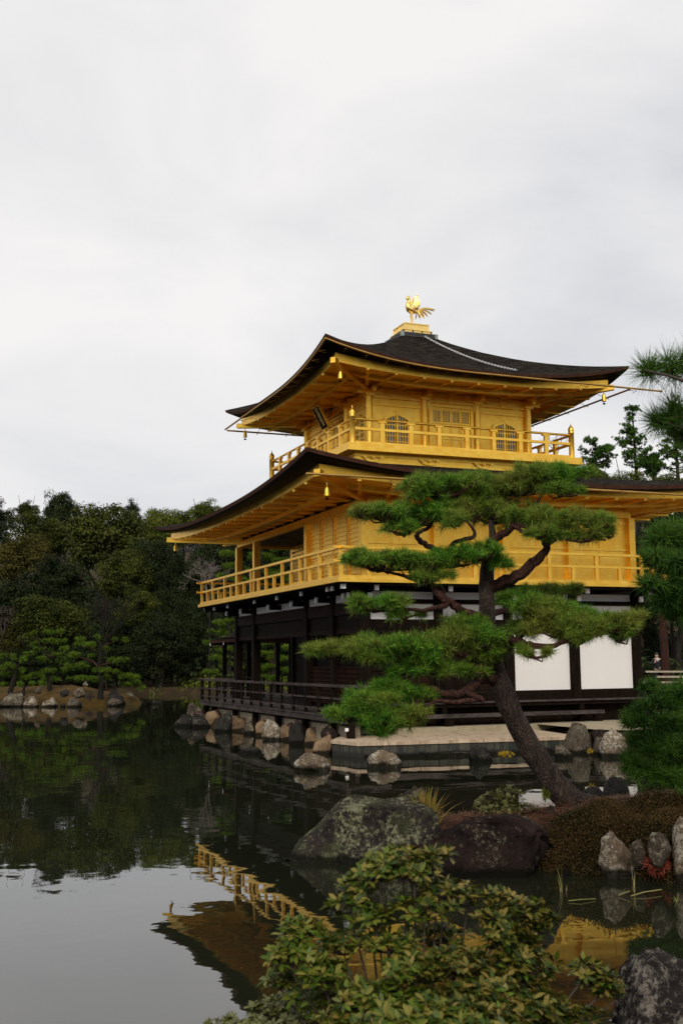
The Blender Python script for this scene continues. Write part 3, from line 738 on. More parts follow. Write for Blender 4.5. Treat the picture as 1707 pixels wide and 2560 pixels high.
# lattice wall (lower half shutters) of the south side, room end
for k in range(4):
    y0 = YE + .14 + k * 1.04; y1 = y0 + 1.0; y1 = min(y1, -1.22)
    mb = MB(); mb.box(XS + .02, XS + .05, y0, y1, 1.02, 2.05); lw = mb.build('half_shutter', DARK, PAV)
    mb = MB()
    for i in range(9): mb.box(XS - .012, XS + .02, y0, y1, 1.03 + i * .123, 1.06 + i * .123)
    for i in range(12): mb.box(XS - .006, XS + .02, y0 + i * (y1 - y0 - .03) / 11, y0 + i * (y1 - y0 - .03) / 11 + .025, 1.02, 2.05)
    mb.build('lattice', BROWN, lw)
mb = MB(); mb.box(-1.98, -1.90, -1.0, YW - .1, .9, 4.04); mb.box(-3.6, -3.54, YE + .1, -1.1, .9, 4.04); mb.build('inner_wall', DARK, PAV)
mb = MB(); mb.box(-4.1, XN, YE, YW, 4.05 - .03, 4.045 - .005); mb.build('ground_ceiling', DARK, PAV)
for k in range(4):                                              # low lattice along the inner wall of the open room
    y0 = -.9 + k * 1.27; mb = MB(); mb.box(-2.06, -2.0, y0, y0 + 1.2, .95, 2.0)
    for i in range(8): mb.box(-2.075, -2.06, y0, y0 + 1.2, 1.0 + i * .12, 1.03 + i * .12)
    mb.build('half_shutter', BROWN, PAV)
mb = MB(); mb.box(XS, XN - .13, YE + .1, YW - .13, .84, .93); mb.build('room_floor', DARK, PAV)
# verandas
VX = -5.27; VY0, VY1 = -6.95, 7.0
mb = MB()
for i in range(6): mb.box(VX + i * .2, VX + i * .2 + .192, VY0, VY1, .80, .865)
dk = mb.build('veranda_deck', GREYWOOD, PAV)
mb = MB(); mb.box(VX - .03, VX + .05, VY0, VY1, .70, .798); mb.box(VX + .25, VX + .37, VY0 + .1, VY1 - .1, .60, .795); mb.box(VX - .015, VX - .003, VY0, VY1, .83, .875); mb.build('deck_beam', GREYWOOD, dk)
for y in (6.75, 5.7, 3.1, .9, -1.3, -3.6, -5.6, -6.85):
    mb = MB(); mb.box(VX + .08, VX + .24, y - .09, y + .09, .05, .798); mb.build('deck_post', DARK, dk)
T = face('S')(0, 0)
mb = MB(); mb.bar((VX + .06, VY0 - .15, 1.60), (VX + .06, VY1 + .1, 1.58), .075, .07); mb.box(VX + .035, VX + .085, VY0, VY1, 1.26, 1.305); mb.box(VX + .03, VX + .09, VY0, VY1, .99, 1.03)
mb.bar((VX, VY0 + .06, 1.595), (VX + 1.3, VY0 + .06, 1.595), .07, .07); mb.bar((VX, VY0 + .06, 1.28), (VX + 1.3, VY0 + .06, 1.28), .05, .045)
mb.bar((VX - .1, VY1 - .06, 1.58), (VX + 1.3, VY1 - .06, 1.58), .07, .07); mb.bar((VX, VY1 - .06, 1.28), (VX + 1.3, VY1 - .06, 1.28), .05, .045)
vr = mb.build('veranda_railing', GREYWOOD, PAV)
for i in range(15):
    y = VY1 - .06 - i * (VY1 - VY0 - .12) / 14; mb = MB(); w = .05 if i in (0, 14) else .036
    mb.box(VX + .06 - w, VX + .06 + w, y - w, y + w, .866, 1.575); mb.build('post', DARK if i != 14 else GREYWOOD, vr)
mb = MB(); mb.box(VX + 1.18, VX + 1.25, VY0 + .02, VY0 + .1, .866, 1.57); mb.build('post', DARK, vr)
mb = MB(); mb.box(VX - .0, VX + .09, VY0 + .05, VY0 + .08, .52, .60) ; mb.build('veranda_tag', PAINT_WHITE, dk)
# narrow east deck under the white panels
mb = MB()
for i in range(2): mb.box(-4.1, XN + .06, YE - .12 - (i + 1) * .15, YE - .12 - i * .15 - .006, 1.06, 1.105)
mb.build('east_deck', GREYWOOD, PAV)
mb = MB(); mb.box(-4.1, XN + .02, YE - .36, YE - .28, .96, 1.058)
for x in colE: mb.box(x - .07, x + .07, YE - .35, YE - .22, .45, .96)
mb.build('deck_beam', DARK, PAV)
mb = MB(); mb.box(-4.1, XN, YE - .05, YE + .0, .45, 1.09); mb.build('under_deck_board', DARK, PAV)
# long step bench along the east side
mb = MB(); mb.box(-4.2, 2.92, YE - .56, YE - .40, .70, .80); mb.box(-4.2, 2.92, YE - .395, YE - .365, .70, .798); stp = mb.build('step_bench', GREYWOOD, PAV)
for x in (-3.9, -1.9, .45, 2.75):
    mb = MB(); mb.box(x - .12, x + .12, YE - .53, YE - .40, .46, .698); mb.build('bench_leg', DARK, stp)
# plastered footing below the veranda
mb = MB(); mb.box(VX + .30, VX + .55, VY0 + .45, VY1 - .4, .0, .62); mb.box(VX + .55, XN, VY0 + 1.7, VY1, .0, .5); mb.build('footing', PLASTER_OLD, PAV)

# ---------------- things that hang on the pavilion
def bell(x, y, z, label):
    r = empty('wind_bell', (x, y, z), label, 'bell', 'wind bells under the roof corners')
    mb = MB(); mb.tube([(x, y, z + .0), (x, y, z - .12)], .012, 6); mb.build('hook', GOLD_BRIGHT, r)
    mb = MB(); mb.lathe((x, y, z - .36), [(.07, 0), (.068, .03), (.06, .12), (.05, .19), (.035, .235), (.015, .25)], 12); b_ = mb.build('bell_body', GOLD, r)
    mb = MB(); mb.tube([(x, y, z - .34), (x, y, z - .42)], .008, 5); mb.lathe((x, y, z - .46), [(.02, 0), (.045, .02), (.045, .04), (.015, .06)], 8); mb.build('clapper', DARK, b_)
bell(-4.25, -4.25, 10.40, 'gilt wind bell under the near corner of the upper roof')
bell(-4.4, 4.4, 10.38, 'gilt wind bell under the far left corner of the upper roof')
bell(4.4, -4.4, 10.40, 'gilt wind bell under the right corner of the upper roof beside the gutter')
bell(CX - 5.95, CY - 7.5, 6.62, 'gilt wind bell under the near corner of the lower roof')
bell(CX - 6.15, CY + 7.7, 6.68, 'gilt wind bell under the far left corner of the lower roof')
pq = empty('name_plaque', (-3.2, 0, 9.95), 'dark name board with gold characters hanging under the left eaves of the top storey', 'sign')
mb = MB(); P0 = Vector((-3.05, -.28, 9.62)); Mq = Matrix.Translation(Vector((-3.22, 0, 9.90))) @ Matrix.Rotation(R(-28), 4, 'Y')
def qbox(mb, M, x0, x1, y0, y1, z0, z1):
    t = MB(); t.box(x0, x1, y0, y1, z0, z1); mb.add([M @ Vector(v) for v in t.v], t.f)
qbox(mb, Mq, -.03, .03, -.26, .26, -.36, .36); mb.build('board', BOARDGREEN, pq)
mb = MB()
for y in (-.29, .26): qbox(mb, Mq, -.045, .045, y, y + .03, -.39, .39)
for z in (-.39, .36): qbox(mb, Mq, -.044, .044, -.26, .26, z, z + .03)
mb.build('frame', GOLD, pq)
try:
    fc = bpy.data.curves.new('characters', 'FONT'); fc.body = '\u7a76\n\u7adf\n\u9802'; fc.align_x = 'CENTER'; fc.size = .24; fc.extrude = .004; fc.space_line = .85
    fo = bpy.data.objects.new('characters_tmp', fc); COL.objects.link(fo); bpy.context.view_layer.update()
    me = bpy.data.meshes.new_from_object(fo); bpy.data.objects.remove(fo)
    if len(me.vertices):
        Mt = Mq @ Matrix.Translation(Vector((-.035, 0, .14))) @ Matrix(((0, 0, -1, 0), (-1, 0, 0, 0), (0, 1, 0, 0), (0, 0, 0, 1)))
        me.transform(Mt); me.materials.clear(); link('characters', me, GOLD_BRIGHT, pq)
except Exception as ex: print('text', ex)
# chain lying down the upper roof
mb = MB(); p0 = Vector((.18, -.66, 12.72)); k = 0; prev = None
def roof3_pt(u, d):
    t = (R3H - d) / (R3H - .62); a = .62; hu = R3H + (.62 - R3H) * t; s = u / hu
    return Vector((u, -d, R3Z + roof_z(s, R3L) * (1 - t) ** 1.6 + (12.70 - R3Z) * (a * t + (1 - a) * t * t) + .05))
cp = [p0] + [roof3_pt(.2 + 1.25 * g, .70 + 3.55 * g) for g in np.linspace(0, 1, 60)]
for i, (a_, b_) in enumerate(zip(cp[:-1], cp[1:])):
    d = (b_ - a_).normalized(); sd = d.cross(Vector((0, 0, 1))).normalized(); n_ = sd.cross(d)
    ax = sd if i % 2 else n_; c = (a_ + b_) / 2; h = (b_ - a_) * .68
    ring = [c + h * math.cos(q) * 1.0 + ax * .024 * math.sin(q) for q in np.linspace(0, 2 * math.pi, 9)]
    mb.tube(ring, .008, 5, caps=False)
tag(mb.build('roof_chain', mat_simple('pale_steel', (0.72, 0.72, 0.72), 0.4, 0.05, 4, 0, 0.2)), 'pale metal chain lying down the dark shingles of the upper roof', 'chain')

# ---------------- the phoenix
PHX = empty('phoenix_statue', (0, 0, 13.2), 'golden phoenix statue with raised wings standing on the roof pedestal', 'statue')
mb = MB(); mb.lathe((0, 0, 13.2), [(.16, 0), (.16, .03), (.10, .06), (.06, .09)], 16); mb.build('base', GOLD_BRIGHT, PHX)
mb = MB()
mb.tube([(.22, 0, 13.74), (.15, 0, 13.75), (.06, 0, 13.77), (-.04, 0, 13.83), (-.10, 0, 13.93), (-.085, 0, 14.02), (-.05, 0, 14.09), (-.06, 0, 14.16), (-.10, 0, 14.19), (-.14, 0, 14.185), (-.17, 0, 14.17)],
        [.02, .07, .12, .125, .10, .07, .045, .05, .055, .035, .008], 12)
mb.build('body', GOLD_BRIGHT, PHX)
mb = MB()
for dx, dz, ln in ((-.02, .05, .07), (.02, .05, .08), (.05, .03, .07)): mb.tube([(-.10 + dx, 0, 14.20), (-.09 + dx, 0, 14.20 + dz + .01), (-.06 + dx * 1.5, 0, 14.20 + dz + ln * .4)], [.02, .016, .004], 6)
mb.tube([(-.11, 0, 14.15), (-.12, 0, 14.10), (-.11, 0, 14.07)], [.01, .02, .006], 6)
mb.build('crest', GOLD_BRIGHT, PHX)
for sy in (-1, 1):
    mb = MB()
    for i in range(9):
        g = i / 8; bx = .0 + .17 * g; tipx = .15 + .09 * g + (.02 if i % 2 else 0); tipz = 14.34 - .30 * g ** 1.3
        b0 = Vector((bx, sy * (.10 - .01 * g), 13.82 - .03 * g)); t0 = Vector((tipx, sy * (.15 + .04 * g), tipz)); md = b0.lerp(t0, .55) + Vector((.03, sy * .02, .02))
        mb.tube([b0, md, t0], [.034, .036, .006], 6)
    mb.build('wing', GOLD_BRIGHT, PHX)
    mb = MB(); y = sy * .05
    mb.tube([(.04, y, 13.74), (.02, y, 13.60), (.045, y, 13.45), (.03, y, 13.27)], [.055, .03, .02, .022], 8)
    for dx in (-.09, .07): mb.tube([(.03, y, 13.275), (.03 + dx, y, 13.262)], [.02, .008], 6)
    mb.build('leg', GOLD_BRIGHT, PHX)
for i in range(11):
    g = i / 10; y = (-1) ** i * (.02 + .05 * (1 - g)); ex = .22 + .72 * g ** .9; ez = 13.52 + .40 * g ** 2.2
    mb = MB(); b0 = Vector((.19, y * .4, 13.72 + .05 * g)); m1 = Vector((.26 + .16 * g, y, 13.74 + .24 * g)); m2 = Vector((.26 + .42 * g, y * 1.3, 13.68 + .25 * g)); e0 = Vector((ex, y * 1.6, ez))
    pts = []
    for t in np.linspace(0, 1, 9):
        pts.append(b0 * (1-t)**3 + m1 * 3*t*(1-t)**2 + m2 * 3*t*t*(1-t) + e0 * t**3)
    mb.tube(pts, [.012, .02, .024, .026, .026, .028, .028, .022, .005], 6); mb.build('tail_feather', GOLD_BRIGHT, PHX)
# ================================================================== WATER, GROUND, ISLANDS
def poly_rd(pts): return np.array([ground_rd(r, d) for r, d in pts])
def sdist(P, poly):
    """signed distance of points to a polygon, negative inside"""
    n = len(poly); d2 = np.full(len(P), 1e18); ins = np.zeros(len(P), bool)
    for i in range(n):
        a, b = poly[i], poly[(i + 1) % n]; e = b - a; w = P - a
        t = np.clip((w @ e) / (e @ e), 0, 1); q = w - t[:, None] * e; d2 = np.minimum(d2, (q ** 2).sum(1))
        c = ((a[1] <= P[:, 1]) != (b[1] <= P[:, 1]))
        with np.errstate(divide='ignore', invalid='ignore'):
            xx = a[0] + (P[:, 1] - a[1]) * (b[0] - a[0]) / (b[1] - a[1] if b[1] != a[1] else 1e-9)
        ins ^= c & (P[:, 0] < xx)
    d = np.sqrt(d2); return np.where(ins, -d, d)
POND = poly_rd([(-90, 2), (-9, 1.6), (-3.2, 2.0), (-1.6, 4.3), (0.2, 5.0), (1.5, 4.9), (2.3, 5.5), (3.4, 6.6), (5.6, 9), (7.4, 12.5), (8.5, 16),
                (9.2, 20), (8.4, 23.5), (6.6, 25.2), (6.0, 26.3), (5.3, 30.0), (0.2, 28.6), (-5.6, 40.2), (-4.2, 42.5), (0.5, 45), (1.0, 52), (-2, 62),
                (-7, 74), (-13, 77), (-22, 80), (-40, 84), (-95, 78)])
HILL_W = np.array(ground_rd(-30, 80))
def ground_h(P):
    P = np.atleast_2d(np.asarray(P, float)); sd = sdist(P, POND)
    rel = P - CAM[:2]; r = rel @ RT[:2]; d = rel @ FW[:2]
    z = np.clip((sd + 0.55) / 1.1, 0, 1); z = z * z * (3 - 2 * z) * 1.22 - 0.8
    far = np.clip((d - 70) / 12, 0, 1) * np.clip(sd - 3, 0, None)
    z = z + np.minimum(far * 0.20, 16 + 6 * np.sin(P[:, 0] * 0.03))
    right = np.clip((d - 42) / 20, 0, 1) * np.clip((r - 6) / 8, 0, 1)
    z = z + right * np.clip((d - 42) * 0.06, 0, 3)
    return z
def gz(x, y): return float(ground_h([(x, y)])[0])
xs = np.concatenate([np.arange(-420, -60, 20), np.arange(-60, -25, 2.5), np.arange(-25, 30, 0.55), np.arange(30, 90, 2.5), np.arange(90, 520, 20)])
ys = np.concatenate([np.arange(-300, -45, 20), np.arange(-45, -34, 1.5), np.arange(-34, 20, 0.55), np.arange(20, 130, 2.2), np.arange(130, 620, 20)])
GX, GY = np.meshgrid(xs, ys); P = np.stack([GX.ravel(), GY.ravel()], 1); Z = ground_h(P)
nz = np.array([noise.noise(Vector((p[0] * .7, p[1] * .7, 1.3))) for p in P]); Z = Z + np.where(Z > 0.1, nz * 0.05, 0)
V = np.column_stack([P, Z]); nx, ny = len(xs), len(ys)
idx = np.arange(nx * ny).reshape(ny, nx); Fc = np.stack([idx[:-1, :-1], idx[:-1, 1:], idx[1:, 1:], idx[1:, :-1]], -1).reshape(-1, 4)
me = bpy.data.meshes.new('ground'); me.from_pydata(V.tolist(), [], Fc.tolist()); me.polygons.foreach_set('use_smooth', [True] * len(Fc)); me.update()
tag(link('ground', me, SOIL), kind='structure')
mb = MB(); mb.add([(-420, -300, 0), (520, -300, 0), (520, 620, 0), (-420, 620, 0)], [(0, 1, 2, 3)])
tag(mb.build('pond_water', WATER), kind='structure')
def mound(name, poly, hfun, mat, step):
    lo = poly.min(0) - 1; hi = poly.max(0) + 1; xs = np.arange(lo[0], hi[0], step); ys = np.arange(lo[1], hi[1], step)
    X, Y = np.meshgrid(xs, ys); P = np.stack([X.ravel(), Y.ravel()], 1); sd = -sdist(P, poly); z = hfun(P, sd)
    z = z + np.array([noise.noise(Vector((p[0] * 1.6, p[1] * 1.6, 4))) * .06 + noise.noise(Vector((p[0] * 6, p[1] * 6, 9))) * .02 for p in P])
    idx = np.arange(len(P)).reshape(len(ys), len(xs)); Fc = np.stack([idx[:-1, :-1], idx[:-1, 1:], idx[1:, 1:], idx[1:, :-1]], -1).reshape(-1, 4)
    Fc = Fc[(z[Fc] > -0.5).any(1)]
    me = bpy.data.meshes.new(name); me.from_pydata(np.column_stack([P, z]).tolist(), [], Fc.tolist()); me.polygons.foreach_set('use_smooth', [True] * len(Fc)); me.update()
    return tag(link(name, me, mat), kind='structure')
ISLET = poly_rd([(-0.2, 12.6), (0.8, 12.3), (2.0, 12.3), (2.6, 11.75), (3.3, 11.6), (4.6, 10.6), (6.5, 10.4), (9, 12), (9, 16), (6.5, 17), (4.5, 16.6), (3.2, 15.4), (2.0, 14.6), (0.8, 14.0), (0, 13.4)])
def islet_h(P, sd):
    rel = P - CAM[:2]; r = rel @ RT[:2]; d = rel @ FW[:2]
    z = -0.7 + 0.95 * np.clip((sd + .45) / .9, 0, 1) + 0.17 * np.clip(sd / 1.2, 0, 1) ** 0.8
    return z + 0.06 * np.exp(-((r - 3.2) ** 2 + (d - 13.8) ** 2) / 1.6)
mound('islet_ground', ISLET, islet_h, NEEDLE_LITTER, 0.09)
_isl = [atz(x, 1768 if x < 290 else 1764) for x in (-260, -60, 60, 160, 250, 296)]
ISLAND = np.array([[p.x + FW[0] * 1.25, p.y + FW[1] * 1.25] for p in _isl] + [list(ground_rd(r, d)) for r, d in ((-10.3, 57.8), (-10.8, 61), (-14, 64), (-26, 64))])
mound('island_ground', ISLAND, lambda P, sd: -0.7 + 0.95 * np.clip((sd + .4) / .8, 0, 1) + 0.75 * np.clip(sd / 3.0, 0, 1) ** 1.1, MOSS, 0.3)
mb = MB(); mb.add([(-3.4, -5.88, .478), (.62, -5.88, .478), (.75, -8.7, .47), (1.2, -9.2, .47), (9, -9.8, .48), (16, -6, .48), (16, -1, .48), (8, 4, .478), (-3.4, 4, .478)], [tuple(range(9))])
tag(mb.build('gravel_court', GRAVEL), kind='structure')

# ------------------------------------------------------------------ the stone landing
LD = empty('stone_landing', (-3, -7.8, 0), 'pale flagstone boat landing with stained edges below the veranda', 'landing')
def sheared(mb, pts, z0, z1):
    n = len(pts); mb.add([(x, y, z0) for x, y in pts] + [(x, y, z1) for x, y in pts],
                         [tuple(range(n - 1, -1, -1)), tuple(range(n, 2 * n))] + [(i, (i + 1) % n, n + (i + 1) % n, n + i) for i in range(n)])
A = np.array([-5.48, -8.16]); B = np.array([0.15, -8.85]); Cc = np.array([0.6, -5.92]); Dd = np.array([-5.0, -5.92]); Lf = np.array([-5.72, -7.08])
edges = [0, .13, .27, .40, .55, .70, .86, 1.0]
for a_, b_ in zip(edges[:-1], edges[1:]):
    q = [A + (B - A) * (a_ + .0012), A + (B - A) * (b_ - .0012), Dd + (Cc - Dd) * (b_ - .0012), Dd + (Cc - Dd) * (a_ + .0012)] + ([Lf] if a_ == 0 else [])
    mb = MB(); sheared(mb, [tuple(x) for x in q], .265, .345 + random.uniform(-.006, .006)); mb.build('flagstone', SLAB, LD)
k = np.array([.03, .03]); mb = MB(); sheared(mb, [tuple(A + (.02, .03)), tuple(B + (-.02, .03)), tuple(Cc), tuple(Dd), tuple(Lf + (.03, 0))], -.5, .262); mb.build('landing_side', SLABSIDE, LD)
mb = MB()
for i in range(4):
    a_ = .03 + i * .235; q = [A + (B - A) * a_ + (0, -.42), A + (B - A) * (a_ + .228) + (0, -.42 + .05 * (i % 2)), A + (B - A) * (a_ + .228) + (0, .02), A + (B - A) * a_ + (0, .02)]
    sheared(mb, [tuple(x) for x in q], -.4, .055 + .02 * (i % 2))
mb.build('lower_step', ROCK_GREY, LD)
for i in range(5):
    mb = MB(); x0 = -3.5 + i * 1.75; mb.box(x0, x0 + 1.74, -6.06, -5.80, .3, .484 + .004 * (i % 2)); mb.build('kerb_stone', mat_simple('kerb_granite', (0.27, 0.23, 0.15), 0.9, 0.2, 5, 0.3) if i == 0 else bpy.data.materials['kerb_granite'], LD)

# ------------------------------------------------------------------ rocks
def rock(x0, x1, yt, yb, label, mat, z0=0.0, seed=0, dd=0.0, thick=0.75, facets=7, sink=0.25, name='rock', group=None, rough=1.0, lean=0.0, sub=4, D=None, boxy=.82, prof=None, taper=None):
    c = atz((x0 + x1) / 2, yb, z0) if D is None else atd((x0 + x1) / 2, yb, D)
    D = depth(c) + dd; w = (x1 - x0) * D / F; h = (yb - yt) * D / F
    th = w * thick; cx = c.x + FW[0] * (th * .45 + dd); cyy = c.y + FW[1] * (th * .45 + dd)
    rd = random.Random(seed * 77 + 5)
    bm = bmesh.new(); hull = facets > 3
    if hull:
        for k in range(26 if sub < 4 else 34):
            v_ = Vector((rd.gauss(0, 1), rd.gauss(0, 1), rd.gauss(0, 1))).normalized(); v_ = Vector([math.copysign(abs(t_) ** min(boxy, .7), t_) for t_ in v_]); bm.verts.new(v_ * rd.uniform(.82, 1.05))
        r_ = bmesh.ops.convex_hull(bm, input=bm.verts[:]); bmesh.ops.delete(bm, geom=[g_ for g_ in set(r_['geom_interior'] + r_['geom_unused']) if isinstance(g_, bmesh.types.BMVert)], context='VERTS')
        bmesh.ops.triangulate(bm, faces=bm.faces[:]); bmesh.ops.subdivide_edges(bm, edges=bm.edges[:], cuts=6 if sub < 5 else 9, use_grid_fill=True)
        bmesh.ops.triangulate(bm, faces=bm.faces[:])
    else: bmesh.ops.create_icosphere(bm, subdivisions=sub, radius=1.0)
    planes = [(Vector((rd.gauss(0, 1), rd.gauss(0, 1), rd.gauss(0, .8))).normalized(), rd.uniform(.48, .82)) for _ in range(facets)]
    planes.append((Vector((rd.uniform(-.25, .25), rd.uniform(-.2, .2), 1)).normalized(), .80))
    off = Vector((seed * 3.1, seed * 1.7, seed * .9))
    for v in bm.verts:
        p = v.co.copy()
        if not hull: p = Vector([math.copysign(abs(q) ** boxy, q) for q in p])
        for n_, dist in ([] if hull else planes):
            e = p.dot(n_) - dist
            if e > 0: p -= n_ * e * .96
        p *= 1 + rough * (.14 * noise.noise(p * 1.3 + off) + .10 * noise.noise(p * 2.9 + off) + .07 * (abs(noise.noise(p * 5 + off)) - .2) + .05 * noise.noise(p * 9 + off) + .025 * noise.noise(p * 20 + off))
        v.co = p
    xsn = [v.co.x for v in bm.verts]; zsn = [v.co.z for v in bm.verts]
    sx = w / (max(xsn) - min(xsn)); mx = (max(xsn) + min(xsn)) / 2; zt = max(zsn); zb = min(zsn); tot = h * (1 + sink) + .12; szz = tot / (zt - zb)
    taper_ = (.42 if taper is None else taper) if hull and not prof else 0; slope_ = rd.uniform(-.55, .55) if hull and not prof else 0; off_ = rd.uniform(-.12, .12) if hull and not prof else 0
    M = Matrix.Translation(Vector((cx, cyy, z0 + h - tot))) @ Matrix.Rotation(YAW, 4, 'Z')
    for v in bm.verts:
        q = v.co; zz = (q.z - zb) * szz
        if prof:
            xf = (q.x - min(xsn)) / (max(xsn) - min(xsn)); bt_ = tot - h; zz = (bt_ + (zz - bt_) * np.interp(xf, [a_[0] for a_ in prof], [a_[1] for a_ in prof])) if zz > bt_ else zz
        fz = max(0, (zz - (tot - h)) / h); tp = 1 - taper_ * fz * fz; zz += slope_ * h * (q.x - mx) * sx / w * fz
        v.co = M @ Vector(((q.x - mx) * sx * tp + off_ * w * fz + lean * (zz - tot / 2), q.y * th * .6 * tp, zz))
    me = bpy.data.meshes.new(name); bm.to_mesh(me); bm.free(); me.polygons.foreach_set('use_smooth', [True] * len(me.polygons))
    return tag(link(name, me, mat), label, 'rock', group)
def z5(X, Y): return 420 + X * .3827, 1440 + Y * .3827
WALLG = 'boulders along the foot of the veranda'
for i, (a_, b_, t_, bt, mat, lab) in enumerate([
    (45, 155, 905, 985, ROCK_DARK, 'low dark rock farthest left at the foot of the veranda'),
    (125, 238, 840, 965, ROCK_GREY, 'grey rock standing under the far left corner of the veranda'),
    (165, 262, 905, 990, ROCK_DARK, 'dark rock in front of the tall grey corner rock'),
    (240, 335, 882, 985, ROCK_TAN, 'upright reddish stone second from the left corner of the footing'),
    (312, 412, 895, 1018, ROCK_DARK, 'leaning dark slab between two tan footing stones, left part'),
    (400, 512, 922, 1015, ROCK_TAN, 'broad flat faced tan stone right of the leaning dark slab'),
    (502, 590, 942, 1034, ROCK_GREY, 'grey brown stone between two tan blocks of the footing'),
    (582, 655, 942, 1045, ROCK_TAN, 'narrow tan block beside the grey brown footing stone'),
    (620, 745, 945, 1072, ROCK_PALE, 'rugged pale sloping rock in the middle of the footing'),
    (745, 818, 968, 1074, ROCK_TAN, 'square tan block left of the big dark rock'),
    (798, 906, 948, 1102, ROCK_DARK, 'big dark upright rock in the footing'),
    (894, 1012, 990, 1104, ROCK_TAN, 'smooth orange tan block right of the big dark rock'),
    (948, 1062, 1058, 1165, ROCK_TAN, 'cracked tan rock in the water at the landing corner'),
    (1008, 1102, 982, 1068, ROCK_BROWN, 'rounded brown rock behind the landing corner'),
    (1100, 1238, 1012, 1056, ROCK_BROWN, 'low brown rock on the back edge of the landing')]):
    (px0, py0), (px1, py1) = z5(a_, t_ - 4), z5(b_, bt)
    ww = (px1 - px0) * .14; px0 -= ww; px1 += ww
    on = i >= 13
    rock(px0, px1, py0, py1, lab, mat, .30 if on else 0, i + 1, 0, .6, 6, .3, group=WALLG, rough=1.0, boxy=(.42 if mat is ROCK_TAN else .7), taper=(.08 if mat is ROCK_TAN else .5), lean=(.25 if 'leaning' in lab else 0))
rock(731, 829, 1884, 1929, 'pale jagged rock standing alone in the water left of the landing', ROCK_PALE, 0, 31, 0, .8, 6, .3, rough=1.1)
rock(916, 1009, 1876, 1920, 'block shaped pale brown rock in the water before the landing', ROCK_PALE, 0, 32, 0, .7, 9, .3)
rock(1173, 1236, 1862, 1906, 'dark rock with yellow sprigs in the water before the landing', ROCK_DARK, 0, 33, 0, .8, 7, .3)
rock(594, 652, 1868, 1886, 'low dark rock awash in the water left of the pale one', ROCK_DARK, 0, 34, 0, .8, 5, .4)
rock(376, 400, 1751, 1761, 'small dark rock alone in the far water by the island', ROCK_DARK, 0, 35, 0, .8, 5, .4)
RG = 'rocks right of the landing'
rock(1411, 1485, 1808, 1884, 'tallest grey rock right of the landing', ROCK_GREY, 0, 41, 0, .8, 8, .2, group=RG)
rock(1387, 1434, 1864, 1896, 'small squat grey rock in the water at the landing end', ROCK_GREY, 0, 42, 0, .8, 8, .3, group=RG)
rock(1479, 1516, 1824, 1850, 'rounded brown rock on the shore behind the grey ones', ROCK_BROWN, .3, 43, 0, .8, 3, .4, group=RG)
rock(1483, 1516, 1842, 1888, 'narrow grey rock between the two largest shore rocks', ROCK_GREY, 0, 44, 0, .8, 8, .3, group=RG)
rock(1498, 1575, 1822, 1894, 'lichen streaked shore rock partly behind the low pine', ROCK_PALE, 0, 45, 0, .8, 8, .3, group=RG)
IG = 'rocks around the pine islet'
rock(711, 1108, 1997, 2162, 'long boulder mottled with yellow green lichen at the left end of the pine islet', ROCK_LICHEN, 0, 51, 0, .5, 3, .25, group=IG, rough=.95, sub=5, boxy=.45, prof=[(0, .05), (.10, .30), (.22, .52), (.34, .82), (.44, .95), (.6, .93), (.8, .96), (1, .9)])
rock(975, 1090, 1982, 2060, 'lichen crusted knob at the back end of the long boulder', ROCK_LICHEN, .18, 61, .15, .7, 6, .5, group=IG, rough=.8)
rock(1018, 1410, 2036, 2189, 'broad dark brown boulder below the pine trunk', ROCK_BROWN, 0, 52, 0, .5, 3, .25, group=IG, rough=.85, sub=5, boxy=.45, prof=[(0, .3), (.1, .6), (.25, .85), (.42, 1), (.65, .97), (.8, .88), (.92, .68), (1, .4)])
rock(1478, 1546, 1983, 2008, 'low dark rock just behind the base of the pine trunk', ROCK_DARK, .35, 53, .6, .8, 4, .5, group=IG)
rock(1547, 1616, 1962, 2012, 'dark rock under the low right pine', ROCK_DARK, .30, 54, .8, .8, 5, .5, group=IG)
rock(1350, 1394, 2010, 2046, 'small dark rock against the left foot of the pine trunk', ROCK_DARK, .35, 55, -.2, .8, 6, .5, group=IG)
rock(1500, 1592, 2080, 2197, 'tall pale lichen rock below the heather', ROCK_PALE, 0, 58, 0, .5, 9, .15, group=IG, rough=1.5, boxy=.45, prof=[(0, .7), (.15, .95), (.4, 1), (.62, .78), (1, .55)])
rock(1578, 1626, 2102, 2150, 'grey rock wedged beside the tall pale lichen rock', ROCK_GREY, .18, 57, .05, .7, 7, .5, group=IG, taper=.2)
rock(1628, 1688, 2086, 2138, 'smooth rounded grey stone set in the heather', ROCK_GREY, .30, 58, .05, .7, 2, .2, group=IG, rough=.5)
rock(1676, 1770, 2036, 2200, 'big pale rock cut by the right picture edge', ROCK_PALE, 0, 59, -.15, .6, 8, .15, group=IG, boxy=.5, prof=[(0, .55), (.15, .85), (.35, 1), (1, .9)])
rock(1402, 1430, 2174, 2190, 'small reddish stone at the right foot of the broad brown boulder', ROCK_BROWN, 0, 60, 0, .8, 4, .4, group=IG)
rock(1540, 1900, 2290, 2640, 'black and white veined rock in the near right corner', ROCK_FRONT, .2, 63, 0, .55, 8, .3, D=5.2, sub=5, rough=1.5, boxy=.5, prof=[(0, 0), (.10, .48), (.2, .86), (.28, 1), (.5, .98), (1, .85)])
def zi(X, Y): return X * .268, 1560 + Y * .268
SG = 'rocks around the far pine island'
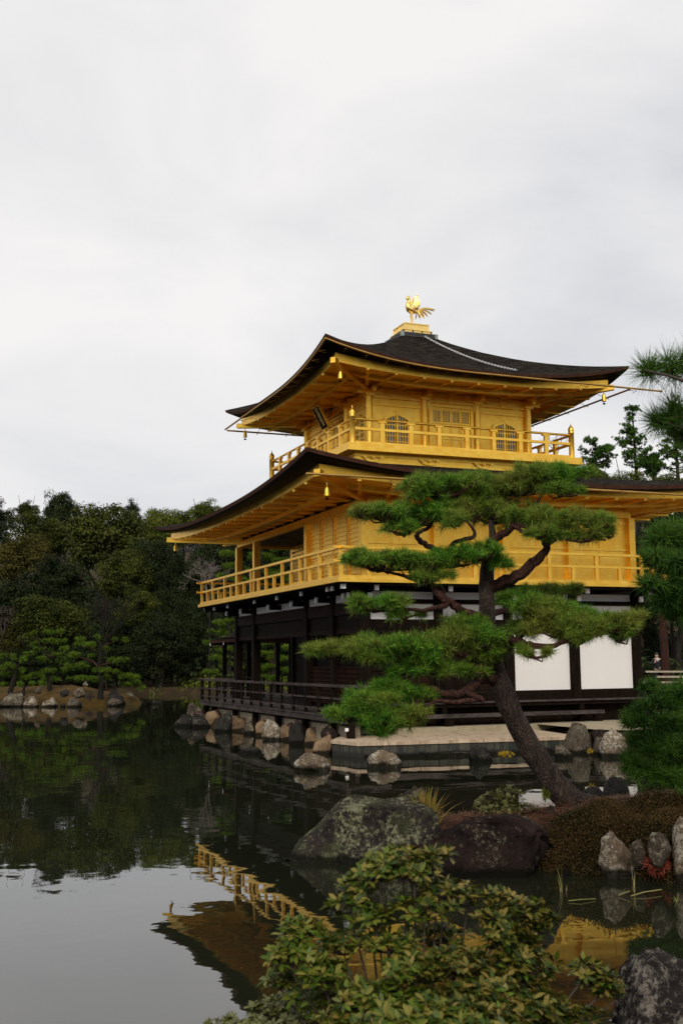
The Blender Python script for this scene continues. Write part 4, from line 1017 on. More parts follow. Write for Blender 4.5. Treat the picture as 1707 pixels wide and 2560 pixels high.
for i, (a_, b_, t_, bt, mat, lab, z0) in enumerate([
    (-40, 215, 640, 775, ROCK_GREY, 'large grey rock at the left end of the far island', 0), (190, 352, 668, 775, ROCK_PALE, 'pale spotted rock second from left on the far island', 0),
    (368, 524, 690, 775, ROCK_PALE, 'pale yellowish rock in the middle of the far island shore', 0), (558, 612, 735, 776, ROCK_DARK, 'tiny dark stone between pale rocks on the far island shore', 0),
    (622, 762, 682, 776, ROCK_GREY, 'grey lichen rock left of the brown bank on the far island', 0), (745, 960, 655, 762, ROCK_BROWN, 'long low brown rock below the right island pine', 0),
    (985, 1158, 606, 758, ROCK_DARK, 'big dark block at the right end of the far island', 0), (990, 1132, 688, 768, ROCK_GREY, 'grey rock before the big dark block on the far island', 0),
    (1165, 1262, 636, 708, ROCK_LICHEN, 'moss covered yellow rock off the right end of the far island', 0), (668, 792, 594, 650, ROCK_GREY, 'flat grey rock on the moss behind the right island pine', .7),
    (556, 642, 608, 645, ROCK_DARK, 'dark rock on top of the island moss', .7), (325, 382, 588, 618, ROCK_GREY, 'small grey stone at the back of the island moss', .85)]):
    (px0, py0), (px1, py1) = zi(a_, t_), zi(b_, bt)
    rock(px0, px1, py0, py1, lab, mat, z0, 70 + i, 0, .7, 7, .4, group=SG, sub=3)
# ================================================================== TREES AND PLANTS
def crown_mesh(name, nclump=110, nleaf=170, ll=.062, lw=.042, cr=(.17, .32), low=.45, seed=1, sx=1.0, gap=0.0):
    """leafy crown of radius about 1: clumps of leaves over the volume"""
    global rng
    rng = np.random.default_rng(seed)
    C_ = unit(rng.normal(size=(nclump, 3))) * rng.uniform(.45, .92, (nclump, 1)); C_[:, 2] = np.where((C_[:, 2] < -low), -C_[:, 2] * rng.random(nclump), C_[:, 2])
    Rr = rng.uniform(cr[0], cr[1], nclump)
    n = nclump * nleaf; v = unit(rng.normal(size=(n, 3))); v[:, 2] = np.where((v[:, 2] < 0) & (rng.random(n) < .6), -v[:, 2], v[:, 2])
    rr = np.repeat(Rr, nleaf)[:, None]; Pp = np.repeat(C_, nleaf, 0) + v * rr * rng.uniform(.55, 1.1, (n, 1)) * [1.15 * sx, 1.15 * sx, .75]
    Nn = v + np.array([0, 0, .7]); V = leaves(Pp, Nn, ll, lw, .55)
    me_o = np_mesh(name, V, 4, None); me = me_o.data; bpy.data.objects.remove(me_o); return me
CROWNS = [crown_mesh('crown_leaves', seed=11), crown_mesh('crown_leaves', 120, 150, .055, .04, (.14, .26), .45, 12), crown_mesh('crown_leaves', 80, 210, .062, .042, (.2, .36), .5, 13),
          crown_mesh('crown_leaves', 130, 120, .05, .036, (.12, .24), .6, 14), crown_mesh('crown_leaves', 40, 70, .05, .035, (.10, .2), .5, 15)]
def trunk_mesh(seed, lean=0.0):
    mb = MB(); rd = random.Random(seed); pts = [Vector((0, 0, -.08))]; 
    for i in range(1, 6): pts.append(Vector((lean * i / 5 + rd.uniform(-.03, .03), rd.uniform(-.03, .03), i / 5)))
    mb.tube(pts, [.055, .042, .036, .03, .02, .01], 8)
    for k in range(6):
        b0 = pts[2 + k % 3]; an = k * 1.1 + rd.random(); e = b0 + Vector((math.cos(an) * .35, math.sin(an) * .35, .35)); mb.tube([b0, b0.lerp(e, .5) + Vector((0, 0, -.03)), e], [.02, .014, .005], 6)
    o = mb.build('trunk_wood', None); me = o.data; bpy.data.objects.remove(o); return me
TRUNKS = [trunk_mesh(1), trunk_mesh(2, .25)]
def setmat(o, m):
    if not len(o.data.materials): o.data.materials.append(m)
    o.material_slots[0].link = 'OBJECT'; o.material_slots[0].material = m
def tree(label, px, top, bot, hw, D, mat, ci=0, group='trees on the wooded far bank', name='broadleaf_tree', rot=None, asp=1.0, cat='tree', ti=0):
    c = atd(px, (top + bot) / 2, D); z1 = atd(px, top, D).z; z0 = atd(px, bot, D).z; g = gz(c.x, c.y)
    r = empty(name, (c.x, c.y, g), label, cat, group)
    rx = hw * D / F; rz = (z1 - z0) / 2
    cr = bpy.data.objects.new('crown', CROWNS[ci]); COL.objects.link(cr); cr.parent = r; setmat(cr, mat)
    cr.location = (0, 0, (z0 + z1) / 2 - g); cr.scale = (rx * 1.02, rx * asp, rz * 1.05); cr.rotation_euler = (0, 0, random.uniform(0, 6.28) if rot is None else rot)
    hh = max(1.0, (z0 + z1) / 2 - g + rz * .3)
    tr = bpy.data.objects.new('trunk', TRUNKS[ti]); COL.objects.link(tr); tr.parent = r; setmat(tr, BARK_DARK); tr.scale = (min(hh, rx * 1.6),) * 2 + (hh,)
    return r
TL = [
 # label, px, top, bottom, half width, depth, material, crown
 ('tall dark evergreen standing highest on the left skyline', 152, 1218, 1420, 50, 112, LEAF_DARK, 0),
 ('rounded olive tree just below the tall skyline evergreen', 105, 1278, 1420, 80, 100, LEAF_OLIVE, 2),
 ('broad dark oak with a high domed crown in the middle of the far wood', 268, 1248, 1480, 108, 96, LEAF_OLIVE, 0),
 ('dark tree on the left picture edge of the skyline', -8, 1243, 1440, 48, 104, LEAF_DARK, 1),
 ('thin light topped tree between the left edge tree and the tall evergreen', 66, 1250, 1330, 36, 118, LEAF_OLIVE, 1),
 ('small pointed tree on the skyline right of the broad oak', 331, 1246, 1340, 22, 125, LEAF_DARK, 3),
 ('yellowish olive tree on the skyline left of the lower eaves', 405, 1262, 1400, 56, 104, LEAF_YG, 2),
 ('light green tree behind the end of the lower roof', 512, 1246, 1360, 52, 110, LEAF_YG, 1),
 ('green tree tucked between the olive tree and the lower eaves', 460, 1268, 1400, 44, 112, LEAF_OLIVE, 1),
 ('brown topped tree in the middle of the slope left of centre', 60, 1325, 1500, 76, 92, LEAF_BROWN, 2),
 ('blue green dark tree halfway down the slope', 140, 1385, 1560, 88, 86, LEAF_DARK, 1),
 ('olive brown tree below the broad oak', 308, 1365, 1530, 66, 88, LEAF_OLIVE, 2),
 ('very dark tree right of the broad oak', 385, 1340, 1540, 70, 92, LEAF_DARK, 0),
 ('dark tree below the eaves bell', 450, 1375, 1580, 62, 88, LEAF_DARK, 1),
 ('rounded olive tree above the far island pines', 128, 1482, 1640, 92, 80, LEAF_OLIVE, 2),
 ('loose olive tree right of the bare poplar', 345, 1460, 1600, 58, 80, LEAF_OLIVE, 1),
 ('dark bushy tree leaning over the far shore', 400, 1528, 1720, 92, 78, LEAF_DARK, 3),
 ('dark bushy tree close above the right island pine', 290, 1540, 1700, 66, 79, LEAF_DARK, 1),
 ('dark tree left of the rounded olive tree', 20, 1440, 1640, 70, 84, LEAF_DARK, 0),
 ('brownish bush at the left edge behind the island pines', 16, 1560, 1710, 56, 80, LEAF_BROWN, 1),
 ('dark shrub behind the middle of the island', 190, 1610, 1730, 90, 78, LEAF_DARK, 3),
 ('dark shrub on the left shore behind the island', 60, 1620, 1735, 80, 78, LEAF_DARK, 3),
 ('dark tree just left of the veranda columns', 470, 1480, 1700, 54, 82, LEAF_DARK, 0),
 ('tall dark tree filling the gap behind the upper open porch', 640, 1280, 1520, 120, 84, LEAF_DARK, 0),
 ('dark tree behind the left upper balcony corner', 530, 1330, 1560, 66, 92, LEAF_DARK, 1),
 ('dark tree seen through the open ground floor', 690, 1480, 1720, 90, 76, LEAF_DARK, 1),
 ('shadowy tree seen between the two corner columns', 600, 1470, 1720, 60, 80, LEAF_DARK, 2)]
for i, t in enumerate(TL): tree(*t, ti=1 if 'leaning' in t[0] else 0)
RGp = 'trees behind the pavilion on the right'
for t in [
 ('yellow green canopy tree behind the roof at the right picture edge', 1665, 1178, 1290, 72, 62, LEAF_YG, 1),
 ('green canopy tree above the right part of the lower roof', 1575, 1176, 1290, 62, 60, LEAF_YG, 2),
 ('olive canopy tree behind the right end of the upper balcony', 1490, 1168, 1290, 58, 66, LEAF_OLIVE, 1),
 ('small yellow topped tree beside the balcony corner post', 1472, 1160, 1230, 34, 58, LEAF_YG, 3),
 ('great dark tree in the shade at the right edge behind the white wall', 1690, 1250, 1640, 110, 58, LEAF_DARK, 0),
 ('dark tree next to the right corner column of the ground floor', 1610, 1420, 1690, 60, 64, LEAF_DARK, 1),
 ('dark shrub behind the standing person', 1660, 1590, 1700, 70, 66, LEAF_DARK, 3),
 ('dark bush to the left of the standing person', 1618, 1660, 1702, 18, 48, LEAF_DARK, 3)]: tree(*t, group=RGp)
tree('yellow green low shrub before the slatted fence', 1646, 1703, 1732, 16, 40, LEAF_YG, 3, group=RGp, name='shrub', cat='shrub')

def conifer(label, px, top, bot, hw, D, seed, kind=0):
    g0 = atd(px, bot, D); t0 = atd(px, top, D); g = gz(g0.x, g0.y); hgt = t0.z - g; rd = random.Random(seed)
    r = empty('conifer', (g0.x, g0.y, g), label, 'tree', 'conifers on the right skyline')
    base = Vector((g0.x, g0.y, g)); s = D / F; mb = MB()
    mb.tube([base, base + Vector((.1, 0, hgt * .5)), base + Vector((0, .1, hgt * .98))], [.26, .17, .04], 8); T_ = []; A_ = []
    vis = t0.z - g0.z
    for k in range(34 if kind == 0 else 26):
        f_ = rd.random() ** 1.1 if kind == 0 else rd.random()
        z = t0.z - vis * f_ * .98; an = rd.uniform(0, 6.28); ln = hw * s * ((.25 + .75 * f_) if kind == 0 else math.sqrt(max(.05, 1 - (2 * f_ - .9) ** 2 * .9))) * rd.uniform(.5, 1.1)
        b0 = Vector((base.x, base.y, z - .1)); e = b0 + Vector((math.cos(an) * ln, math.sin(an) * ln, ln * rd.uniform(.15, .5)))
        mb.tube([b0, b0.lerp(e, .5) + Vector((0, 0, -.06 * ln)), e], [.05, .035, .012], 5)
        for q in range(5 if kind == 0 else 7):
            p = b0.lerp(e, rd.uniform(.35, 1.08)) + Vector((rd.gauss(0, .12), rd.gauss(0, .12), rd.uniform(-.05, .2)))
            for w_ in range(5): T_.append(p + Vector((rd.gauss(0, .11), rd.gauss(0, .11), rd.gauss(0, .08)))); A_.append((rd.gauss(0, .4), rd.gauss(0, .4), 1))
    mb.build('trunk', BARK_DARK, r); np_mesh('crown', needles(T_, A_, 9, .22, .075, 1.0), 3, NEEDLE_DARK, r)
conifer('slim open conifer standing tallest against the sky on the right', 1588, 1014, 1180, 52, 84, 3)
conifer('rounded pine against the sky beside the balcony corner', 1492, 1096, 1200, 46, 80, 4, 1)
conifer('open conifer at the right picture edge behind the needles', 1692, 1040, 1190, 60, 82, 5)
conifer('low sparse conifer between the two taller right ones', 1632, 1140, 1190, 26, 84, 6, 1)

def bare(label, px, top, bot, hw, D, mat, seed, upright=.6, depthmax=5, group='bare trees on the far bank'):
    b = atd(px, bot, D); t = atd(px, top, D); g = gz(b.x, b.y); rd = random.Random(seed); mb = MB(); hgt = t.z - b.z
    r = empty('bare_tree', (b.x, b.y, g), label, 'tree', group); rad0 = .008 * hgt + .01
    tb = MB(); tb.tube([(b.x, b.y, g - .1), (b.x, b.y, b.z)], [rad0 * 1.1, rad0], 7); tb.build('trunk', BARK_DARK, r)
    def grow(p, d, ln, rad, lev):
        e = p + d * ln; mid = p.lerp(e, .5) + Vector((rd.gauss(0, .05), rd.gauss(0, .05), rd.gauss(0, .03))) * ln
        mb.tube([p, mid, e], [rad, rad * .85, rad * .65], 5 if lev > 2 else 4, caps=False)
        if lev == 0: return
        for k in range(3 if lev > 1 else 4):
            nd = (d * upright + Vector((rd.gauss(0, 1), rd.gauss(0, 1), rd.gauss(.2, .6))) * .55).normalized()
            grow(p.lerp(e, rd.uniform(.55, 1)), nd, ln * rd.uniform(.55, .8), rad * .6, lev - 1)
    for k in range(3): grow(Vector((b.x, b.y, b.z)), Vector((rd.gauss(0, .35 * hw / 40), rd.gauss(0, .35), 1)).normalized(), hgt * .33, rad0, depthmax - 1)
    mb.build('branches', mat, r, smooth=True)
bare('bare grey tree behind the left corner of the gold balcony', 525, 1330, 1500, 60, 74, TWIG_GREY, 5, .5, 5)
bare('bare grey tree at the left edge halfway up the bank', 8, 1450, 1590, 50, 79, TWIG_BROWN, 8, .5, 5)
bare('slender bare poplar with upswept twigs in the middle of the wood', 268, 1440, 1640, 24, 76, BARK_DARK, 9, 1.8, 5)
bare('thin bare tree seen past the upper balcony rail on the right', 1388, 1052, 1150, 26, 60, TWIG_GREY, 10, .8, 4, 'bare trees behind the pavilion')

# undergrowth that fills the slope, and the far ridge
def scatter(n, rlo, rhi, dlo, dhi, hlo, hhi, size, name, mat):
    r_ = rng.uniform(rlo, rhi, n); d_ = rng.uniform(dlo, dhi, n); Px = CAM[0] + RT[0] * r_ + FW[0] * d_; Py = CAM[1] + RT[1] * r_ + FW[1] * d_
    P = np.stack([Px, Py], 1); ok = sdist(P, POND) > 1.0; P = P[ok]; z = ground_h(P); m = len(P)
    K = 90; off = unit(rng.normal(size=(m * K, 3))) * rng.uniform(.4, 1, (m * K, 1)) * np.array([1.3, 1.3, .9]) * rng.uniform(hlo, hhi, (m, 1)).repeat(K, 0); off[:, 2] = np.abs(off[:, 2])
    Pp = np.column_stack([P, z]).repeat(K, 0) + off
    return tag(np_mesh(name, leaves(Pp, off + [0, 0, .5], size, size * .7, .6), 4, mat), kind='stuff')
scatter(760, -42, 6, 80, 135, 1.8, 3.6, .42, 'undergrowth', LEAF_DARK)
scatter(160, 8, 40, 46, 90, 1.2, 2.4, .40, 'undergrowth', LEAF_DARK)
def ridge():
    mb = MB(); nx = 40; vs = []; fs = []
    for j in range(8):
        for i in range(nx + 1):
            r_ = -180 + 360 * i / nx; d_ = 170 + j * 28; x, y = ground_rd(r_, d_); f_ = j / 7
            pk = 41 + 6 * noise.noise(Vector((i * .25, 0, 3))) - (14 if r_ > 10 else 0) * min(1, max(0, (r_ - 10) / 60)) - 12 * min(1, max(0, (-r_ - 55) / 60))
            vs.append((x, y, 5 + (pk - 10) * math.sin(min(1, f_ * 1.25) * math.pi / 2) ** 1.2 * (1 if f_ < .8 else 1 - (f_ - .8) * 1.5)))
    for j in range(7):
        for i in range(nx): q = j * (nx + 1) + i; fs.append((q, q + 1, q + nx + 2, q + nx + 1))
    mb.add(vs, fs, True); tag(mb.build('hills', SOIL), kind='structure')
    V = np.array(vs).reshape(8, nx + 1, 3); n = 520; fi = rng.uniform(8, 26, n); fj = rng.uniform(2.2, 6.2, n); i0 = fi.astype(int); j0 = fj.astype(int); a = (fi - i0)[:, None]; b = (fj - j0)[:, None]
    P = V[j0, i0] * (1 - a) * (1 - b) + V[j0, i0 + 1] * a * (1 - b) + V[j0 + 1, i0] * (1 - a) * b + V[j0 + 1, i0 + 1] * a * b
    K = 280; m = n; off = unit(rng.normal(size=(m * K, 3))) * rng.uniform(.5, 1, (m * K, 1)) * rng.uniform(2.5, 4.6, (m, 1)).repeat(K, 0) * [1, 1, 1.25]; off[:, 2] = off[:, 2] + 2.0
    tag(np_mesh('far_wood', leaves(P.repeat(K, 0) + off, off + [0, 0, 1.0], .6, .45, .6), 4, LEAF_RIDGE), kind='stuff')
LEAF_RIDGE = mat_foliage('ridge_leaves', [(0.0, (0.035, 0.042, 0.042)), (0.6, (0.06, 0.07, 0.062)), (0.9, (0.085, 0.09, 0.07)), (1.0, (0.12, 0.08, 0.06))], 0.8, 0.1)
ridge()

# ------------------------------------------------------------------ pines
def pine(label, D, trunk, branches, pads, nm, bark, group, dens=1.0, Ln=.13, wn=.0055, K=42, base_z=None, thick=.62, name='pine_tree', mat2=None, spread=1.0, twigs=True, trunk_seg=14, flat=1.0, padname='needle_pad', seed=0, dom=1.0):
    """trunk: [(px, py, width_px, depth offset)], branches likewise; pads: [(px, py, rx_px, ry_px, depth offset)]"""
    global rng
    rng = np.random.default_rng(100 + seed); rd = random.Random(seed + 3); s = D / F
    P = lambda q: atd(q[0], q[1], D + q[3])
    def smoothline(pts, n):
        Q = [Vector(P(q)) for q in pts]; Wd = [q[2] * (D + q[3]) / F / 2 for q in pts]; out = []; ow = []
        for i in range(len(Q) - 1):
            p0 = Q[max(i - 1, 0)]; p1 = Q[i]; p2 = Q[i + 1]; p3 = Q[min(i + 2, len(Q) - 1)]
            for k in range(n):
                t = k / n; out.append(.5 * ((2 * p1) + (p2 - p0) * t + (2 * p0 - 5 * p1 + 4 * p2 - p3) * t * t + (3 * p1 - p0 - 3 * p2 + p3) * t ** 3)); ow.append(Wd[i] * (1 - t) + Wd[i + 1] * t)
        out.append(Q[-1]); ow.append(Wd[-1]); return out, ow
    pts, ws = smoothline(trunk, 5); r = empty(name, tuple(pts[0]), label, 'pine tree', group)
    mb = MB(); mb.tube(pts, ws, trunk_seg, wob=.22, seed=seed); mb.build('trunk', bark[0], r)
    for b in branches:
        pts, ws = smoothline(b, 5)
        for i in range(1, len(pts) - 1): pts[i] = pts[i] + Vector((rd.gauss(0, 1), rd.gauss(0, 1), rd.gauss(0, 1))) * ws[i] * .18
        mb = MB(); mb.tube(pts, ws, 10, wob=.28, seed=seed); mb.build('branch', bark[1], r)
    for q in pads:
        cx, cy, rx, ry, dd = q[:5]; Dq = D + dd; sq = Dq / F; a = rx * sq; c = ry * sq; b_ = max(a * thick, c * 1.3)
        n = max(10, int(dens * rx * ry * .060 * (D / 13.5) ** dom)); pc = Vector(atd(cx, cy, Dq))
        m = max(3, int(rx * ry / (190 if D < 30 else 45))); cu = ell_pts(m, .5, .15); cu[:, 2] *= .8; rc = min(ry * .68, 28 if D < 30 else ry * .8) * sq
        which = rng.integers(0, m, n); v = unit(rng.normal(size=(n, 3))); v[:, 2] = np.where((v[:, 2] < 0) & (rng.random(n) < .75), -v[:, 2], v[:, 2])
        rs_ = rng.uniform(.7, 1.25, m)[which][:, None]
        loc = cu[which] * [a * .9, b_ * .9, c * .75] + v * rc * rs_ * rng.uniform(.45, 1.0, (n, 1)) * [1.25, 1.25, .8 if D < 30 else .6]; ca, sa = math.cos(YAW), math.sin(YAW)
        Wp = np.stack([loc[:, 0] * ca - loc[:, 1] * sa, loc[:, 0] * sa + loc[:, 1] * ca, loc[:, 2]], 1) + np.array(pc)
        ax = np.stack([v[:, 0] * ca - v[:, 1] * sa, v[:, 0] * sa + v[:, 1] * ca, v[:, 2]], 1) * .85 + np.array([0, 0, .6]) * flat + rng.normal(size=(n, 3)) * .2
        pd = np_mesh(padname, needles(Wp, ax, K, Ln, wn, spread), 3, (mat2 if (mat2 and rd.random() < .5) else nm), r)
        if twigs:
            mb = MB(); root = pc + Vector((0, 0, -c * .55)); m = max(5, int(rx * ry / 130 * min(1, D / 13)))
            for k in range(m):
                i = rd.randrange(n); e = Vector(Wp[i]); md = root.lerp(e, .5) + Vector((rd.gauss(0, .03), rd.gauss(0, .03), -abs(e.z - root.z) * .35 + rd.gauss(0, .02)))
                mb.tube([root, md, e], [.018 * sq / .0049, .011 * sq / .0049, .004 * sq / .0049], 5, caps=False)
            mb.build('twig', bark[1], pd, smooth=True)
    return r
def fv(pts): return [(x * 1.0887, y * 1.0887, *r) for x, y, *r in pts]
# the main pine on the islet (coordinates read off the photograph at 1568 wide)
MT = fv([(1345, 1872, 100, .15), (1312, 1842, 76, .05), (1262, 1785, 62, 0), (1212, 1708, 56, 0), (1176, 1638, 53, 0), (1148, 1570, 51, 0), (1128, 1505, 47, 0), (1119, 1440, 42, .02), (1117, 1370, 38, 0), (1118, 1310, 35, 0), (1124, 1270, 28, 0), (1130, 1235, 20, .05), (1126, 1190, 13, .1), (1120, 1140, 8, .1)])
MBr = [fv(b) for b in [
 [(1120, 1352, 30, 0), (1160, 1332, 30, -.1), (1215, 1302, 27, -.2), (1246, 1272, 22, -.25), (1254, 1250, 19, -.2), (1242, 1233, 17, -.2), (1205, 1222, 12, -.3), (1170, 1205, 7, -.3)],
 [(1254, 1250, 16, -.2), (1285, 1236, 13, -.3), (1330, 1232, 9, -.4), (1390, 1240, 5, -.4)],
 [(1112, 1275, 24, 0), (1132, 1240, 23, -.1), (1160, 1222, 20, -.15), (1190, 1200, 12, -.1), (1225, 1170, 9, 0), (1240, 1140, 7, 0), (1260, 1110, 5, .1)],
 [(1118, 1290, 16, .1), (1085, 1272, 14, .05), (1020, 1268, 15, 0), (985, 1254, 14, 0), (962, 1240, 13, -.1), (960, 1226, 11, -.1), (980, 1214, 9, -.1), (990, 1204, 6, -.1)],
 [(1030, 1268, 11, 0), (1040, 1248, 11, -.05), (1075, 1236, 10, -.1), (1090, 1226, 8, -.1), (1070, 1195, 7, -.1), (1020, 1165, 5, 0)],
 [(1118, 1420, 24, 0), (1070, 1405, 22, -.2), (1035, 1385, 19, -.3), (1010, 1370, 17, -.35), (990, 1345, 15, -.3), (965, 1335, 12, -.3), (920, 1322, 8, -.3), (870, 1305, 5, -.3)],
 [(1032, 1385, 14, -.3), (1005, 1395, 13, -.5), (975, 1402, 11, -.6), (930, 1398, 8, -.6), (870, 1395, 5, -.6)],
 [(1018, 1372, 14, -.3), (1012, 1350, 13, -.2), (985, 1338, 10, -.2), (1000, 1310, 7, -.1)],
 [(1122, 1412, 18, .1), (1170, 1400, 14, .4), (1220, 1382, 9, .6), (1290, 1368, 5, .7)],
 [(1128, 1505, 30, 0), (1090, 1512, 27, -.25), (1050, 1496, 22, -.4), (1000, 1490, 15, -.5), (930, 1495, 10, -.6), (850, 1500, 6, -.6)],
 [(1130, 1495, 28, 0), (1160, 1488, 27, -.3), (1185, 1470, 22, -.5), (1205, 1478, 18, -.6), (1260, 1484, 13, -.7), (1330, 1462, 8, -.8), (1410, 1440, 5, -.8)],
 [(1160, 1486, 18, -.3), (1210, 1450, 14, -.4), (1260, 1430, 9, -.4), (1290, 1410, 6, -.4)],
 [(1142, 1562, 30, 0), (1108, 1556, 30, -.2), (1085, 1578, 26, -.35), (1065, 1590, 22, -.4), (1020, 1592, 17, -.5), (985, 1580, 12, -.5), (930, 1590, 7, -.6)],
 [(1068, 1592, 17, -.4), (1090, 1600, 14, -.6), (1110, 1608, 12, -.65)],
 [(1108, 1606, 13, -.6), (1040, 1614, 12, -.7), (1000, 1610, 10, -.8), (970, 1640, 7, -.9), (920, 1668, 5, -.9)]]]
MP = [(1010, 1122, 92, 40, 0), (950, 1128, 45, 30, -.2), (1075, 1115, 60, 34, .2), (1245, 1098, 92, 36, .1), (1310, 1090, 50, 28, 0), (1190, 1118, 60, 34, .2), (1130, 1135, 60, 34, .3), (1290, 1125, 46, 24, -.2),
      (905, 1183, 98, 26, -.2), (840, 1178, 50, 20, -.2), (975, 1185, 70, 34, -.1), (1060, 1172, 80, 40, .1), (1040, 1195, 60, 22, -.4), (1150, 1178, 70, 36, .2), (1210, 1190, 70, 34, -.2), (930, 1215, 50, 22, -.3),
      (1290, 1200, 80, 32, -.3), (1370, 1198, 56, 24, -.4), (1330, 1232, 80, 20, -.5), (1230, 1222, 60, 24, -.4), (1400, 1225, 36, 16, -.4),
      (880, 1292, 95, 32, -.3), (820, 1284, 46, 22, -.3), (960, 1300, 80, 36, -.3), (1035, 1285, 60, 28, -.2), (1110, 1272, 58, 28, -.35), (1150, 1290, 34, 18, -.3), (985, 1328, 66, 18, -.4),
      (870, 1388, 82, 26, -.6), (820, 1392, 40, 18, -.6), (930, 1412, 50, 14, -.6),
      (1250, 1362, 92, 20, .7), (1190, 1375, 60, 18, .6), (1320, 1356, 46, 14, .7),
      (790, 1495, 80, 24, -.7), (870, 1485, 80, 34, -.6), (950, 1488, 80, 38, -.5), (1030, 1470, 70, 38, -.3), (1060, 1440, 60, 32, -.2), (1100, 1470, 56, 34, -.35), (860, 1510, 70, 18, -.7), (970, 1515, 56, 20, -.6), (1130, 1500, 50, 26, -.35),
      (1230, 1402, 76, 36, -.5), (1290, 1415, 70, 36, -.5), (1200, 1440, 50, 30, -.5), (1350, 1432, 80, 40, -.7), (1420, 1432, 66, 34, -.8), (1330, 1465, 70, 22, -.8), (1225, 1500, 46, 18, -.7), (1420, 1465, 40, 16, -.8), (1270, 1450, 60, 22, -.6),
      (1010, 1536, 92, 20, -.5), (930, 1545, 50, 18, -.6), (1080, 1540, 40, 16, -.4),
      (890, 1580, 76, 28, -.6), (960, 1600, 60, 26, -.6), (840, 1615, 70, 32, -.9), (800, 1642, 50, 22, -.9), (890, 1650, 74, 30, -.9), (950, 1640, 44, 24, -.9), (870, 1680, 50, 14, -.9)]
MP = [(x * 1.0887, y * 1.0887, rx * 1.18, ry * 1.14, d) for x, y, rx, ry, d in MP]
pine('large leaning red pine with layered needle pads standing on the islet before the pavilion', 13.6, MT, MBr, MP, NEEDLE, (BARK, BARK_RED), 'pines near the camera', dens=.80, seed=1, K=40, wn=.0058, Ln=.112)

# pines at the right edge of the picture
pine('near pine whose long needled branches hang into the upper right corner', 6.0, [(2010, 2320, 70, 0), (1960, 2000, 62, 0), (1930, 1500, 54, 0), (1900, 1100, 44, 0), (1880, 800, 30, 0)],
     [[(1905, 1150, 22, 0), (1800, 1010, 14, -.1), (1700, 950, 9, -.1), (1610, 925, 5, -.1)], [(1910, 1250, 22, 0), (1800, 1120, 14, .1), (1700, 1070, 9, .1), (1640, 1050, 5, .1)], [(1915, 1350, 20, 0), (1800, 1200, 12, .2), (1700, 1150, 7, .2)]],
     [(1680, 915, 36, 22, 0), (1620, 922, 14, 12, 0), (1740, 900, 50, 36, 0), (1690, 1025, 36, 22, .1), (1645, 1050, 18, 14, .1), (1745, 1040, 50, 40, .1), (1690, 1085, 30, 22, .2), (1770, 1150, 60, 50, .1)],
     NEEDLE_DARK, (BARK, TWIG), 'pines near the camera', dens=.30, Ln=.15, wn=.0042, K=48, flat=.35, spread=1.2, seed=2, dom=1.0)
pine('dark pine reaching in from the right edge before the corner of the gold balcony', 10.5, [(1890, 2070, 70, 0), (1870, 1800, 60, 0), (1840, 1500, 50, 0), (1800, 1280, 34, 0)],
     [[(1840, 1520, 26, 0), (1760, 1470, 18, -.2), (1690, 1440, 11, -.2), (1640, 1430, 6, -.2)], [(1815, 1380, 22, 0), (1730, 1360, 14, 0), (1650, 1350, 7, 0)]],
     [(1650, 1345, 52, 34, 0), (1710, 1340, 56, 44, .1), (1625, 1400, 34, 30, -.2), (1680, 1410, 56, 40, -.2), (1650, 1460, 46, 30, -.3), (1710, 1470, 52, 44, -.2), (1655, 1505, 40, 22, -.2), (1765, 1420, 66, 80, 0), (1700, 1530, 40, 24, 0)],
     NEEDLE_DARK, (BARK, BARK_DARK), 'pines near the camera', dens=.55, Ln=.15, wn=.0075, K=34, flat=.7, seed=3)
pine('low bushy pine crouching over the right end of the islet', 13.0, [(1730, 2010, 60, .6), (1725, 1960, 50, .5), (1715, 1900, 40, .4), (1700, 1820, 24, .3)],
     [[(1720, 1930, 22, .4), (1660, 1900, 14, .2), (1600, 1880, 7, 0)], [(1710, 1870, 20, .4), (1660, 1820, 12, .2), (1610, 1780, 6, 0)]],
     [(1640, 1770, 70, 34, .2), (1700, 1740, 60, 44, .4), (1590, 1800, 44, 28, .1), (1660, 1820, 66, 40, 0), (1715, 1810, 60, 50, .2), (1600, 1855, 52, 34, -.1), (1660, 1880, 66, 44, -.2), (1720, 1880, 56, 56, -.1), (1590, 1910, 46, 32, -.2), (1640, 1935, 62, 34, -.3), (1700, 1945, 56, 38, -.3), (1620, 1720, 30, 18, .4)],
     NEEDLE_DARK, (BARK, BARK_DARK), 'pines near the camera', dens=.55, Ln=.15, wn=.008, K=34, flat=.8, seed=4)
def zt(X, Y): return 1560 + X * .2168, 1250 + Y * .2168
pine('tall straight pine trunk standing in the shade behind the right end of the white wall', 46, [(1664, 1718, 24, 0), (1661, 1640, 21, 0), (1656, 1580, 19, 0), (1652, 1520, 18, 0), (1650, 1440, 14, 0)],
     [[(1654, 1545, 8, 0), (1690, 1520, 6, 0), (1720, 1515, 4, 0)]], [(1660, 1505, 40, 14, 0), (1690, 1480, 40, 20, .4), (1630, 1490, 30, 12, -.4), (1700, 1530, 30, 12, -.5), (1660, 1440, 50, 24, .2)],
     NEEDLE_DARK, (BARK_RED, BARK_DARK), 'pines in the far garden', dens=.35, Ln=.22, wn=.025, K=20, seed=5, twigs=False)
